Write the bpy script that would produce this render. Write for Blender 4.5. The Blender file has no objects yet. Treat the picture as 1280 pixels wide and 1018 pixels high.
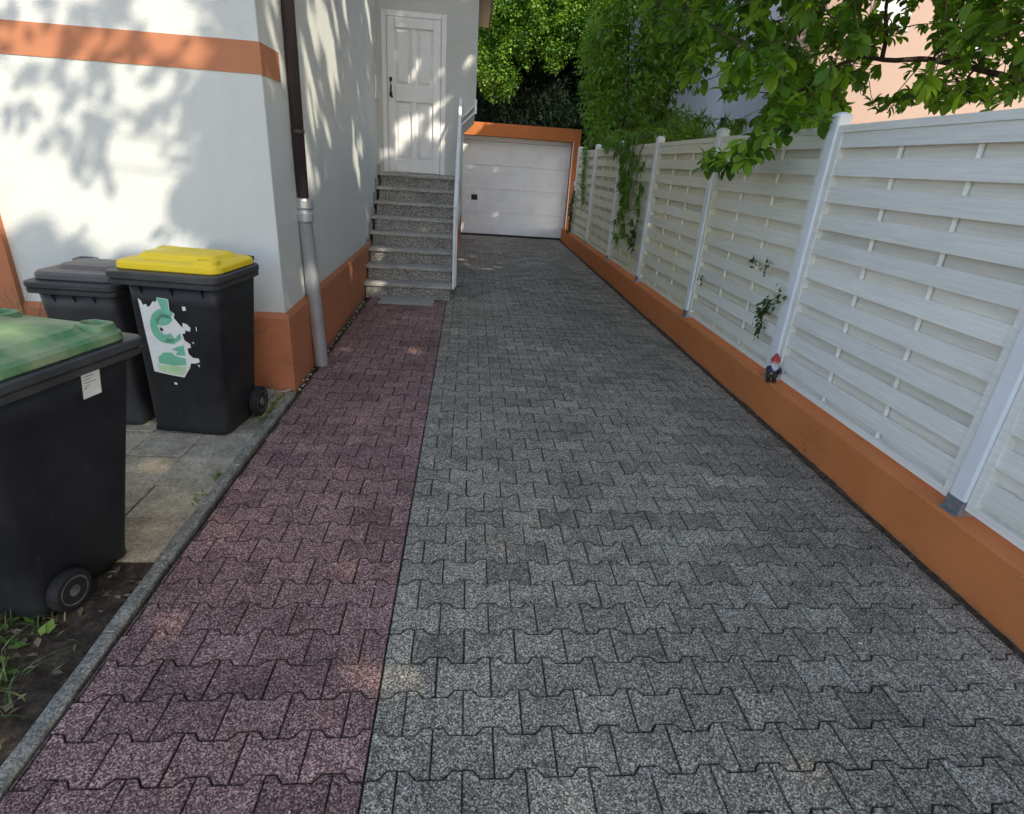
import bpy, bmesh, math, random
import numpy as np
from mathutils import Vector, Matrix

random.seed(7); rng = np.random.default_rng(11)
R = math.radians
scene = bpy.context.scene
C = scene.collection

# ------------------------------------------------------------------ camera
YAW, PITCH, ROLL, FPX = 0.0951963, 0.4075968, 0.0701793, 702.587
f_ = Vector((math.sin(YAW)*math.cos(PITCH), math.cos(YAW)*math.cos(PITCH), -math.sin(PITCH)))
r0 = Vector((math.cos(YAW), -math.sin(YAW), 0)); u0 = r0.cross(f_)
r_ = math.cos(ROLL)*r0 + math.sin(ROLL)*u0; u_ = -math.sin(ROLL)*r0 + math.cos(ROLL)*u0
cam_d = bpy.data.cameras.new('camera'); cam = bpy.data.objects.new('camera', cam_d); C.objects.link(cam)
cam.matrix_world = Matrix(((r_.x, u_.x, -f_.x, 0), (r_.y, u_.y, -f_.y, 0), (r_.z, u_.z, -f_.z, 1.65), (0, 0, 0, 1)))
cam_d.sensor_fit = 'HORIZONTAL'; cam_d.sensor_width = 36; cam_d.lens = FPX/1280*36
cam_d.clip_start = 0.05; cam_d.clip_end = 1000
scene.camera = cam

# ------------------------------------------------------------------ light
EL, AZ = R(38), R(140.3)            # azimuth measured clockwise from +Y
SD = Vector((math.sin(AZ)*math.cos(EL), math.cos(AZ)*math.cos(EL), math.sin(EL)))
w = bpy.data.worlds.new('World'); scene.world = w; w.use_nodes = True
nt = w.node_tree; nt.nodes.clear()
sky = nt.nodes.new('ShaderNodeTexSky'); sky.sky_type = 'NISHITA'; sky.sun_disc = False
sky.sun_elevation = EL; sky.sun_rotation = AZ
bg = nt.nodes.new('ShaderNodeBackground'); bg.inputs[1].default_value = 0.15
wo = nt.nodes.new('ShaderNodeOutputWorld')
wb = nt.nodes.new('ShaderNodeMix'); wb.data_type = 'RGBA'; wb.blend_type = 'MULTIPLY'; wb.inputs[0].default_value = 1; wb.inputs[7].default_value = (1.10, 1.0, .91, 1)   # camera white balance
nt.links.new(sky.outputs[0], wb.inputs[6]); nt.links.new(wb.outputs[2], bg.inputs[0]); nt.links.new(bg.outputs[0], wo.inputs[0])
sl = bpy.data.lights.new('sun', 'SUN'); sl.energy = 2.1; sl.angle = R(0.53); sl.color = (1, .90, .72)
so = bpy.data.objects.new('sun', sl); C.objects.link(so)
so.rotation_euler = SD.to_track_quat('Z', 'Y').to_euler()
scene.view_settings.view_transform = 'Standard'; scene.view_settings.look = 'None'
scene.view_settings.gamma = 1; scene.view_settings.exposure = 1.58
scene.cycles.max_bounces = 8; scene.cycles.diffuse_bounces = 5; scene.cycles.transparent_max_bounces = 4

# ------------------------------------------------------------------ materials
class M:
    """small node helper around a Principled material"""
    def __init__(s, name, rough=.8, spec=.3):
        s.m = bpy.data.materials.new(name); s.m.use_nodes = True; s.t = s.m.node_tree; s.n = s.t.nodes
        s.b = s.n['Principled BSDF']; s.b.inputs['Roughness'].default_value = rough
        s.b.inputs['Specular IOR Level'].default_value = spec
        s.tc = s.n.new('ShaderNodeTexCoord').outputs['Object']
    def L(s, a, b): s.t.links.new(a, b)
    def noise(s, scale, detail=4, rough=.55, stretch=None):
        n = s.n.new('ShaderNodeTexNoise'); n.inputs['Scale'].default_value = scale
        n.inputs['Detail'].default_value = detail; n.inputs['Roughness'].default_value = rough
        if stretch:
            mp = s.n.new('ShaderNodeMapping'); mp.inputs['Scale'].default_value = stretch
            s.L(s.tc, mp.inputs[0]); s.L(mp.outputs[0], n.inputs[0])
        else: s.L(s.tc, n.inputs[0])
        return n.outputs[0]
    def voro(s, scale, out='Color'):
        n = s.n.new('ShaderNodeTexVoronoi'); n.inputs['Scale'].default_value = scale; s.L(s.tc, n.inputs[0])
        if out == 'Color':
            sp = s.n.new('ShaderNodeSeparateColor'); s.L(n.outputs['Color'], sp.inputs[0]); return sp.outputs[0]
        return n.outputs[out]
    def ramp(s, fac, stops, interp='LINEAR'):
        r = s.n.new('ShaderNodeValToRGB'); r.color_ramp.interpolation = interp
        e = r.color_ramp.elements
        while len(e) < len(stops): e.new(.5)
        for el, (p, c) in zip(e, stops):
            el.position = p; el.color = (c, c, c, 1) if isinstance(c, (int, float)) else (*c, 1)
        s.L(fac, r.inputs[0]); return r.outputs[0]
    def mix(s, fac, a, b, mode='MIX'):
        n = s.n.new('ShaderNodeMix'); n.data_type = 'RGBA'; n.blend_type = mode
        for v, i in ((fac, 0), (a, 6), (b, 7)):
            if isinstance(v, (int, float)): n.inputs[i].default_value = v if i == 0 else (v, v, v, 1)
            elif isinstance(v, tuple): n.inputs[i].default_value = (*v, 1)
            else: s.L(v, n.inputs[i])
        return n.outputs[2]
    def attr(s, name='var'):
        n = s.n.new('ShaderNodeAttribute'); n.attribute_name = name; return n.outputs['Fac']
    def sep(s, src=None):
        n = s.n.new('ShaderNodeSeparateXYZ'); s.L(src or s.tc, n.inputs[0]); return n.outputs
    def math(s, op, a, b=0.0):
        n = s.n.new('ShaderNodeMath'); n.operation = op
        for v, i in ((a, 0), (b, 1)):
            if isinstance(v, (int, float)): n.inputs[i].default_value = v
            else: s.L(v, n.inputs[i])
        return n.outputs[0]
    def col(s, c):
        if isinstance(c, tuple): s.b.inputs['Base Color'].default_value = (*c, 1)
        else: s.L(c, s.b.inputs['Base Color'])
        return s
    def bump(s, h, strength=.3, dist=.005):
        n = s.n.new('ShaderNodeBump'); n.inputs['Strength'].default_value = strength
        n.inputs['Distance'].default_value = dist; s.L(h, n.inputs['Height'])
        s.L(n.outputs[0], s.b.inputs['Normal']); return s
    def rough(s, v): s.L(v, s.b.inputs['Roughness']); return s

def m_paver(name, dark, mid, light, warm):
    m = M(name, .85, .25)
    v = m.voro(240); n = m.noise(150, 2, .6)
    g = m.math('ADD', m.math('MULTIPLY', v, .6), m.math('MULTIPLY', n, .5))
    base = m.ramp(g, [(.30, dark), (.42, mid), (.62, mid), (.72, light), (.84, tuple(min(1, x*1.5) for x in light))])
    # odd larger warm chips
    chip = m.ramp(m.voro(34), [(.955, 0.), (.97, 1.)])
    sh = m.ramp(m.voro(34, 'Distance'), [(.16, 1.), (.24, 0.)])
    base = m.mix(m.math('MULTIPLY', m.math('MULTIPLY', chip, sh), .6), base, warm)
    base = m.mix(1., base, m.ramp(m.attr(), [(0, .76), (.15, .92), (.85, 1.06), (1, 1.2)]), 'MULTIPLY')
    blot = m.ramp(m.noise(5.5, 5, .62), [(.33, .74), (.5, 1.), (.68, 1.1)])
    base = m.mix(1., base, blot, 'MULTIPLY')
    big = m.ramp(m.noise(1.1, 3, .5), [(.3, .80), (.7, 1.16)])
    base = m.mix(1., base, big, 'MULTIPLY')
    grime = m.ramp(m.noise(2.6, 7, .72), [(.56, 0.), (.70, .55)])        # dark worn patches
    base = m.mix(grime, base, tuple(.45*c_ for c_ in mid))
    moss = m.math('MULTIPLY', m.ramp(m.noise(9, 6, .7), [(.6, 0.), (.74, .5)]), m.ramp(m.noise(.9, 2), [(.5, 0.), (.65, 1.)]))
    base = m.mix(moss, base, (.17, .16, .085))
    tyre = m.ramp(m.math('ABSOLUTE', m.math('SUBTRACT', m.sep()[0], m.math('ADD', 1.55, m.math('MULTIPLY', m.noise(.8, 2), .35)))), [(.0, .14), (.22, 0.)])
    base = m.mix(tyre, base, (.03, .03, .03))
    base = m.mix(m.math('MULTIPLY', m.attr('dirt'), .52), base, (.022, .02, .017))     # grime packed into the joints
    m.col(base); m.bump(g, .35, .0014); return m.m

def m_stucco(name, c, dirt=(.48, .47, .41), amt=.22):
    m = M(name, .9, .15)
    n = m.noise(2.2, 6, .6)
    base = m.mix(m.ramp(n, [(.45, 0.), (.8, amt)]), c, dirt)
    st = m.noise(1.3, 5, .6, (4, 4, .35))
    base = m.mix(m.ramp(st, [(.52, 0.), (.75, amt*.8)]), base, dirt)
    m.col(base); m.bump(m.math('ADD', m.noise(75, 5, .75), m.math('MULTIPLY', m.noise(9, 3), .6)), .9, .006); return m.m

def m_orange(name, c=(.50, .155, .052)):
    m = M(name, .85, .2)
    base = m.mix(m.ramp(m.noise(3, 6, .65), [(.4, 0.), (.75, .6)]), c, tuple(x*.72 for x in c))
    base = m.mix(m.ramp(m.noise(9, 6, .7, (1, 1, .3)), [(.6, 0.), (.8, .35)]), base, (.33, .2, .13))
    z = m.sep()[2]
    low = m.math('ADD', m.math('MULTIPLY', z, -7.), m.noise(8, 7, .7))     # splashed dirt just above the ground
    base = m.mix(m.ramp(low, [(.30, 0.), (.62, .75)]), base, (.17, .12, .075))
    wv = m.n.new('ShaderNodeTexVoronoi'); wv.feature = 'DISTANCE_TO_EDGE'; wv.inputs['Scale'].default_value = 1.7
    ds = m.n.new('ShaderNodeVectorMath'); ds.operation = 'ADD'; nz = m.n.new('ShaderNodeTexNoise'); nz.inputs['Scale'].default_value = 3; m.L(m.tc, nz.inputs[0])
    m.L(m.tc, ds.inputs[0]); m.L(nz.outputs['Color'], ds.inputs[1]); m.L(ds.outputs[0], wv.inputs[0])
    crack = m.math('MULTIPLY', m.ramp(wv.outputs['Distance'], [(.0, .8), (.006, 0.)]), m.ramp(m.noise(1.4, 3), [(.52, 0.), (.60, 1.)]))
    base = m.mix(crack, base, (.12, .06, .03))
    chips = m.ramp(m.noise(24, 3, .5), [(.74, 0.), (.76, 1.)])
    base = m.mix(m.math('MULTIPLY', chips, .5), base, (.5, .46, .4))
    m.col(base); m.bump(m.noise(70, 4, .7), .35, .003); return m.m

def m_plain(name, c, rough=.5, spec=.4, var=.15, scale=6, bump=0., bscale=60, metal=0.):
    m = M(name, rough, spec)
    m.col(m.mix(1., c, m.ramp(m.noise(scale, 5, .6), [(.3, 1-var), (.7, 1+var)]), 'MULTIPLY'))
    if bump: m.bump(m.noise(bscale, 3, .6), bump, .002)
    m.b.inputs['Metallic'].default_value = metal
    return m.m

def m_fence(name, yel):
    m = M(name, .62, .3)
    grain = m.noise(5, 5, .65, (6, .7, 14))
    base = m.mix(m.ramp(grain, [(.35, 0.), (.72, .6)]), (.82, .81, .78), (.58, .57, .53))
    algae_warm = m.noise(1.6, 5, .65, (1, 1.0, 1.6))
    y = m.sep()[1]
    far = m.math('MULTIPLY', m.ramp(m.math('MULTIPLY', y, .1), [(.34, .12), (.62, 1.), (1., 1.)]), yel)
    base = m.mix(m.math('MULTIPLY', m.ramp(algae_warm, [(.3, .25), (.68, 1.)]), far), base, (.70, .66, .42))  # yellow algae tint, also brightened to carry warm light on the far panels
    st = m.ramp(m.noise(7, 6, .7, (1, 1, 2.2)), [(.60, 0.), (.78, .45)])
    base = m.mix(m.math('MULTIPLY', st, m.math('ADD', far, .15)), base, (.27, .25, .17))
    base = m.mix(1., base, m.ramp(m.attr(), [(0, .68), (.45, .90), (1, 1.06)]), 'MULTIPLY')  # random tone per board, plus painted shade on the back boards
    m.col(base); m.bump(grain, .25, .003); return m.m

def m_leaf(name, c1, c2, c3, trans=.35, rough=.45):
    m = M(name, rough, .35)
    base = m.ramp(m.attr(), [(0, c1), (.55, c2), (1, c3)])
    m.col(base)
    t = m.n.new('ShaderNodeBsdfTranslucent')
    m.L(m.mix(1., base, (1.5, 1.6, .6), 'MULTIPLY'), t.inputs[0])
    ms = m.n.new('ShaderNodeMixShader'); ms.inputs[0].default_value = trans
    o = m.n['Material Output']; m.L(m.b.outputs[0], ms.inputs[1]); m.L(t.outputs[0], ms.inputs[2]); m.L(ms.outputs[0], o.inputs[0])
    return m.m

def m_bin(name, c, scuff=(.2, .2, .2), amt=.35):
    m = M(name, .42, .4)
    n = m.noise(3.2, 6, .7); s2 = m.noise(40, 3, .6, (1, 1, .25))
    base = m.mix(m.ramp(n, [(.45, 0.), (.8, amt)]), c, scuff)
    base = m.mix(m.ramp(s2, [(.66, 0.), (.74, .30)]), base, scuff)
    sp = m.ramp(m.noise(95, 2, .5), [(.745, 0.), (.76, .6)])
    base = m.mix(sp, base, tuple(min(1, x*2.2) for x in scuff))
    m.col(base); m.rough(m.ramp(n, [(.3, .36), (.8, .66)])); m.bump(m.noise(130, 3, .6), .12, .002); return m.m

MAT = {}
MAT['paver_grey'] = m_paver('grey_concrete_pavers', (.050, .045, .036), (.190, .171, .138), (.44, .40, .325), (.40, .27, .2))
MAT['paver_red'] = m_paver('red_concrete_pavers', (.040, .023, .022), (.172, .094, .086), (.39, .255, .225), (.42, .28, .22))
MAT['bed'] = m_plain('joint_sand', (.035, .031, .026), .95, .1, .3, 30)
MAT['stucco'] = m_stucco('white_stucco', (.585, .61, .595))
MAT['stucco_side'] = MAT['stucco']
MAT['orange'] = m_orange('orange_paint', (.54, .185, .062)); MAT['orange_house'] = m_orange('salmon_orange_paint', (.42, .165, .085))
MAT['orange_band'] = m_plain('orange_band_paint', (.42, .175, .095), .85, .2, .08, 3, .3, 110)
MAT['white'] = m_plain('white_gloss_paint', (.78, .79, .80), .35, .45, .04)
MAT['rail'] = m_plain('white_rail_paint', (.74, .77, .80), .3, .5, .06)
MAT['gdoor'] = m_plain('garage_door_steel', (.78, .79, .81), .5, .4, .07, 3, .1, 200)
MAT['black'] = m_plain('black_plastic', (.02, .02, .022), .5, .4)
MAT['darkpipe'] = m_plain('dark_brown_pipe', (.050, .036, .038), .42, .4, .2, 8)
MAT['zinc'] = m_plain('galvanised_zinc', (.50, .53, .57), .3, .6, .10, 4, .03, 60, .6)
MAT['shoe'] = m_plain('zinc_post_shoe', (.22, .23, .24), .5, .5, .25, 30, .1, 80, .4)
MAT['fence'] = m_fence('white_fence_boards', .8)
MAT['post'] = m_plain('white_post_plastic', (.74, .76, .79), .35, .45, .06, 5)
MAT['iron'] = m_plain('wrought_iron', (.025, .022, .02), .45, .5)
m = M('kerb_concrete', .92, .15)
c = m.mix(1., m.ramp(m.voro(170), [(0., (.13, .125, .11)), (.5, (.25, .24, .20)), (1., (.42, .40, .34))]), m.ramp(m.noise(9, 7, .7), [(.3, .5), (.7, 1.25)]), 'MULTIPLY')
c = m.mix(m.ramp(m.noise(5, 6, .7), [(.58, 0.), (.7, .55)]), c, (.10, .105, .055))
m.col(c); m.bump(m.noise(90, 5, .75), .8, .003); MAT['kerb'] = m.m
m = M('granite_tread', .7, .3); m.col(m.mix(1., m.ramp(m.voro(150), [(.1, (.20, .20, .19)), (.5, (.36, .36, .34)), (.9, (.5, .49, .45))]), m.ramp(m.noise(4, 5), [(.3, .8), (.7, 1.15)]), 'MULTIPLY')); m.bump(m.noise(120), .2, .002); MAT['tread'] = m.m
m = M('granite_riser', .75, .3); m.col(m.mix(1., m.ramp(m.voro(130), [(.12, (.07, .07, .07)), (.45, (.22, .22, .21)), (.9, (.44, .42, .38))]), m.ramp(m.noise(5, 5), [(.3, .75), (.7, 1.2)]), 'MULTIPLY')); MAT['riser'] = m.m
m = M('slab_concrete', .92, .15)
c = m.ramp(m.attr(), [(0, (.24, .215, .17)), (.35, (.40, .35, .26)), (.7, (.47, .36, .22)), (1, (.32, .285, .215))])
c = m.mix(1., c, m.ramp(m.noise(7, 6, .65), [(.3, .65), (.7, 1.25)]), 'MULTIPLY')
c = m.mix(1., c, m.ramp(m.voro(110), [(0., .75), (1, 1.25)]), 'MULTIPLY')
m.col(c); m.bump(m.noise(60, 5, .7), .6, .004); MAT['slab'] = m.m
m = M('garden_soil', .95, .1)
c = m.ramp(m.noise(26, 8, .75), [(.3, (.028, .021, .015)), (.52, (.085, .063, .044)), (.72, (.19, .15, .105))])
m.col(c); m.bump(m.noise(28, 8, .75), 1., .02); MAT['soil'] = m.m
MAT['pebble'] = m_plain('pale_pebbles', (.6, .58, .54), .8, .3, .3, 40)
MAT['bark'] = m_plain('tree_bark', (.045, .035, .027), .9, .2, .4, 9, .8, 25)
MAT['twig'] = m_plain('green_brown_twig', (.09, .075, .04), .8, .2, .3, 9)
MAT['leaf_big'] = m_leaf('broad_leaf', (.05, .12, .018), (.13, .25, .03), (.26, .40, .05), .55)
MAT['leaf_shade'] = m_leaf('canopy_leaf', (.03, .07, .014), (.05, .11, .02), (.08, .15, .025), .2)
MAT['leaf_maple'] = m_leaf('small_bright_leaf', (.035, .09, .012), (.10, .21, .025), (.22, .36, .045), .35)
MAT['leaf_bush'] = m_leaf('bush_leaf', (.06, .13, .02), (.13, .24, .04), (.22, .34, .06), .45)
MAT['leaf_bamboo'] = m_leaf('bamboo_leaf', (.07, .15, .03), (.14, .26, .05), (.26, .36, .07), .45)
MAT['leaf_dark'] = m_leaf('dark_needles', (.006, .016, .009), (.014, .034, .018), (.028, .055, .03), .1, .7)
MAT['leaf_wood'] = m_leaf('wood_leaf', (.004, .010, .004), (.010, .022, .007), (.02, .04, .012), .15, .7)
MAT['leaf_ivy'] = m_leaf('ivy_leaf', (.018, .05, .012), (.035, .085, .02), (.06, .13, .03), .25)
MAT['grass'] = m_leaf('grass_blade', (.05, .10, .02), (.10, .17, .04), (.30, .28, .12), .3)
MAT['dry'] = m_leaf('dry_leaf', (.12, .09, .05), (.22, .17, .10), (.4, .36, .25), .2)
MAT['bin_black'] = m_bin('bin_black_plastic', (.009, .010, .013), (.055, .06, .065), .3)
MAT['bin_grey'] = m_bin('bin_grey_plastic', (.026, .029, .036), (.07, .075, .085), .3)
MAT['bin_rim'] = m_bin('bin_rim_plastic', (.035, .038, .042), (.13, .13, .13), .4)
MAT['lid_yellow'] = m_bin('yellow_lid_plastic', (.78, .57, .01), (.62, .45, .05), .5)
MAT['lid_grey'] = m_bin('grey_lid_plastic', (.085, .085, .09), (.15, .145, .14), .6)
m = M('green_lid_plastic', .5, .4)
c = m.mix(m.ramp(m.noise(4.5, 5, .6, (1, 2, 1)), [(.36, 0.), (.74, .6)]), (.07, .20, .085), (.40, .40, .25))  # broad cream mottling mixed over the green
c = m.mix(m.ramp(m.noise(60, 4, .7), [(.62, 0.), (.7, .4)]), c, (.35, .3, .18))
m.col(c); m.bump(m.noise(90), .1, .002); MAT['lid_green'] = m.m
MAT['rubber'] = m_plain('wheel_rubber', (.018, .018, .019), .75, .2, .3, 20)
MAT['rim'] = m_plain('dirty_wheel_rim', (.10, .095, .085), .8, .2, .6, 25)
MAT['paper'] = m_plain('white_sticker', (.72, .74, .74), .55, .3, .08, 12)
MAT['sgreen'] = m_plain('sticker_green', (.17, .48, .33), .55, .3, .15, 12)
MAT['slime'] = m_plain('sticker_lime', (.48, .68, .42), .55, .3, .15, 12)
MAT['sgrey'] = m_plain('sticker_grey_print', (.25, .26, .28), .6, .3)
MAT['g_red'] = m_plain('gnome_red', (.42, .03, .025), .4, .4, .15, 60)
MAT['g_blue'] = m_plain('gnome_blue', (.02, .03, .07), .45, .4, .3, 60)
MAT['g_green'] = m_plain('gnome_trousers', (.035, .04, .028), .5, .4, .3, 60)
MAT['g_skin'] = m_plain('gnome_skin', (.55, .29, .2), .5, .3, .1, 60)
MAT['g_white'] = m_plain('gnome_beard', (.5, .5, .52), .6, .3, .1, 60)
MAT['g_boot'] = m_plain('gnome_boots', (.03, .018, .012), .5, .3)
MAT['n_white'] = m_stucco('neighbour_grey_white_render', (.74, .74, .76), (.6, .6, .6), .15)
MAT['n_peach'] = m_stucco('neighbour_peach_render', (.31, .23, .19), (.28, .205, .17), .2)
MAT['glass'] = m_plain('dark_window_glass', (.05, .06, .07), .1, .6)
MAT['roof'] = m_plain('roof_tile', (.16, .07, .05), .8, .2, .3, 8, .4, 20)
MAT['soffit'] = m_plain('cream_soffit', (.62, .52, .38), .7, .3, .06)
MAT['matgrey'] = m_plain('grey_wooden_mat', (.30, .31, .29), .85, .2, .25, 30, .4, 60)
MAT['shutter'] = m_plain('pale_shutter', (.42, .43, .45), .6, .3)

# ------------------------------------------------------------------ mesh helpers
def link(name, me, parent=None, mat=None, smooth=False, bevel=0., label=None):
    if mat is not None:
        for mm in (mat if isinstance(mat, list) else [mat]): me.materials.append(mm)
    if smooth:
        me.polygons.foreach_set('use_smooth', [True]*len(me.polygons))
    o = bpy.data.objects.new(name, me); C.objects.link(o)
    if parent: o.parent = parent
    if bevel:
        b = o.modifiers.new('bevel', 'BEVEL'); b.width = bevel; b.segments = 2; b.limit_method = 'ANGLE'; b.angle_limit = R(40)
    if label: o['label'] = label
    return o
def py(name, V, F, parent=None, mat=None, **k):
    me = bpy.data.meshes.new(name); me.from_pydata([tuple(v) for v in V], [], [tuple(f) for f in F]); me.update()
    return link(name, me, parent, mat, **k)
def tag(o, label=None, cat=None, group=None, kind=None):
    if label: o['label'] = label
    if cat: o['category'] = cat
    if group: o['group'] = group
    if kind: o['kind'] = kind
    return o
def empty(name, loc=(0, 0, 0), rz=0, **k):
    o = bpy.data.objects.new(name, None); C.objects.link(o); o.location = loc; o.rotation_euler.z = rz; o.empty_display_size = .1
    return tag(o, **k)
class G:
    """collects geometry for one mesh"""
    def __init__(s): s.V = []; s.F = []; s.A = []
    def add(s, V, F, a=None):
        b = len(s.V); s.V += [tuple(v) for v in V]; s.F += [tuple(i+b for i in f) for f in F]
        s.A += [random.random() if a is None else a]*len(F); return s
    def box(s, x0, x1, y0, y1, z0, z1, a=None):
        V = [(x, y, z) for z in (z0, z1) for y in (y0, y1) for x in (x0, x1)]
        return s.add(V, [(0, 2, 3, 1), (4, 5, 7, 6), (0, 1, 5, 4), (2, 6, 7, 3), (0, 4, 6, 2), (1, 3, 7, 5)], a)
    def prism(s, pts, z0, z1, a=None):
        n = len(pts); V = [(*p, z0) for p in pts]+[(*p, z1) for p in pts]
        F = [tuple(range(n))[::-1], tuple(range(n, 2*n))]+[(i, (i+1) % n, n+(i+1) % n, n+i) for i in range(n)]
        return s.add(V, F, a)
    def tube(s, pts, rad, n=8, cap=True, a=None):
        pts = [Vector(p) for p in pts]; rad = rad if isinstance(rad, (list, tuple)) else [rad]*len(pts)
        V = []; up = Vector((0, 0, 1))
        for i, p in enumerate(pts):
            d = (pts[min(i+1, len(pts)-1)]-pts[max(i-1, 0)]).normalized()
            x = d.cross(up) if abs(d.z) < .95 else d.cross(Vector((0, 1, 0))); x.normalize(); y = d.cross(x)
            V += [p+(x*math.cos(t)+y*math.sin(t))*rad[i] for t in [2*math.pi*k/n for k in range(n)]]
        F = [(i*n+k, i*n+(k+1) % n, (i+1)*n+(k+1) % n, (i+1)*n+k) for i in range(len(pts)-1) for k in range(n)]
        if cap: F += [tuple(range(n))[::-1], tuple(range((len(pts)-1)*n, len(pts)*n))]
        return s.add(V, F, a)
    def lathe(s, prof, c=(0, 0, 0), n=24, axis='z', a=None):
        V = []
        for r, h in prof:
            for k in range(n):
                t = 2*math.pi*k/n; p = (r*math.cos(t), r*math.sin(t), h)
                if axis == 'x': p = (h, p[0], p[1])
                if axis == 'y': p = (p[0], h, p[1])
                V.append((p[0]+c[0], p[1]+c[1], p[2]+c[2]))
        m_ = len(prof)
        F = [(i*n+k, i*n+(k+1) % n, (i+1)*n+(k+1) % n, (i+1)*n+k) for i in range(m_-1) for k in range(n)]
        F += [tuple(range(n))[::-1], tuple(range((m_-1)*n, m_*n))]
        return s.add(V, F, a)
    def loft(s, secs, cap=True, a=None):
        n = len(secs[0]); V = [p for q in secs for p in q]
        F = [(i*n+k, i*n+(k+1) % n, (i+1)*n+(k+1) % n, (i+1)*n+k) for i in range(len(secs)-1) for k in range(n)]
        if cap: F += [tuple(range(n))[::-1], tuple(range((len(secs)-1)*n, len(secs)*n))]
        return s.add(V, F, a)
    def build(s, name, mat, parent=None, attr=False, weld=False, **k):
        me = bpy.data.meshes.new(name); me.from_pydata(s.V, [], s.F); me.update()
        if attr:
            at = me.attributes.new('var', 'FLOAT', 'FACE'); at.data.foreach_set('value', s.A)
        bm = bmesh.new(); bm.from_mesh(me)
        if weld: bmesh.ops.remove_doubles(bm, verts=bm.verts, dist=1e-4)
        bmesh.ops.recalc_face_normals(bm, faces=bm.faces); bm.to_mesh(me); bm.free()
        return link(name, me, parent, mat, **k)
def rrect(cx, cy, w, d, r, z, n=5):
    """rounded rectangle section, centre cx,cy"""
    P = []
    for sx, sy, t0 in ((1, -1, -90), (1, 1, 0), (-1, 1, 90), (-1, -1, 180)):
        for i in range(n+1):
            t = R(t0+90*i/n); P.append((cx+sx*(w/2-r)+r*math.cos(t), cy+sy*(d/2-r)+r*math.sin(t), z))
    return P

def pix_ray(px, pyy):
    return f_+r_*((px-640)/FPX)-u_*((pyy-509)/FPX)
def project(P):
    """world points (n,3) -> photo pixels; used only to keep foliage from growing where the place is open"""
    P = np.asarray(P)-np.array([0, 0, 1.65])
    a = P@np.array(r_); b = P@np.array(u_); c = P@np.array(f_)
    c2 = np.where(c > .05, c, np.nan)
    return 640+FPX*a/c2, 509-FPX*b/c2

# ------------------------------------------------------------------ ground and paving
S = dict(kind='structure')
g = G()
# one ground sheet, slightly lower than the paving
xs = [-60, -20, -8, -4, 4, 8, 20, 80]; ys = [-60, -20, -5, 4, 15, 30, 60, 160]
V = [(x, y, -.035) for y in ys for x in xs]; n = len(xs)
g.add(V, [(j*n+i, j*n+i+1, (j+1)*n+i+1, (j+1)*n+i) for j in range(len(ys)-1) for i in range(n-1)])
tag(g.build('ground', MAT['soil']), **S)

ROW, PW, AMP, Y0 = .1372, .1888, .0265, 1.072
def clip(poly, x, keep_right):
    out = []
    for i in range(len(poly)):
        p, q = poly[i], poly[(i+1) % len(poly)]
        pin = (p[0] >= x) == keep_right or p[0] == x; qin = (q[0] >= x) == keep_right or q[0] == x
        if pin: out.append(p)
        if pin != qin:
            t = (x-p[0])/(q[0]-p[0]); out.append((x, p[1]+t*(q[1]-p[1])))
    return out
def area(p): return .5*sum(p[i][0]*p[(i+1) % len(p)][1]-p[(i+1) % len(p)][0]*p[i][1] for i in range(len(p)))
def inset(poly, d):
    n = len(poly); out = []
    for i in range(n):
        a, b, c = Vector(poly[i-1]), Vector(poly[i]), Vector(poly[(i+1) % n])
        e1 = (b-a); e2 = (c-b)
        if e1.length < 1e-6 or e2.length < 1e-6: out.append(tuple(b)); continue
        e1.normalize(); e2.normalize()
        n1 = Vector((-e1.y, e1.x)); n2 = Vector((-e2.y, e2.x)); m_ = n1+n2
        if m_.length < 1e-3: m_ = n1
        m_.normalize(); k = d/max(.5, m_.dot(n1)); out.append(tuple(b+m_*k))
    return out
def dedupe(p):
    out = []
    for q in p:
        if not out or (Vector(q)-Vector(out[-1])).length > 1e-4: out.append(q)
    if (Vector(out[0])-Vector(out[-1])).length < 1e-4: out.pop()
    return out
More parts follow.
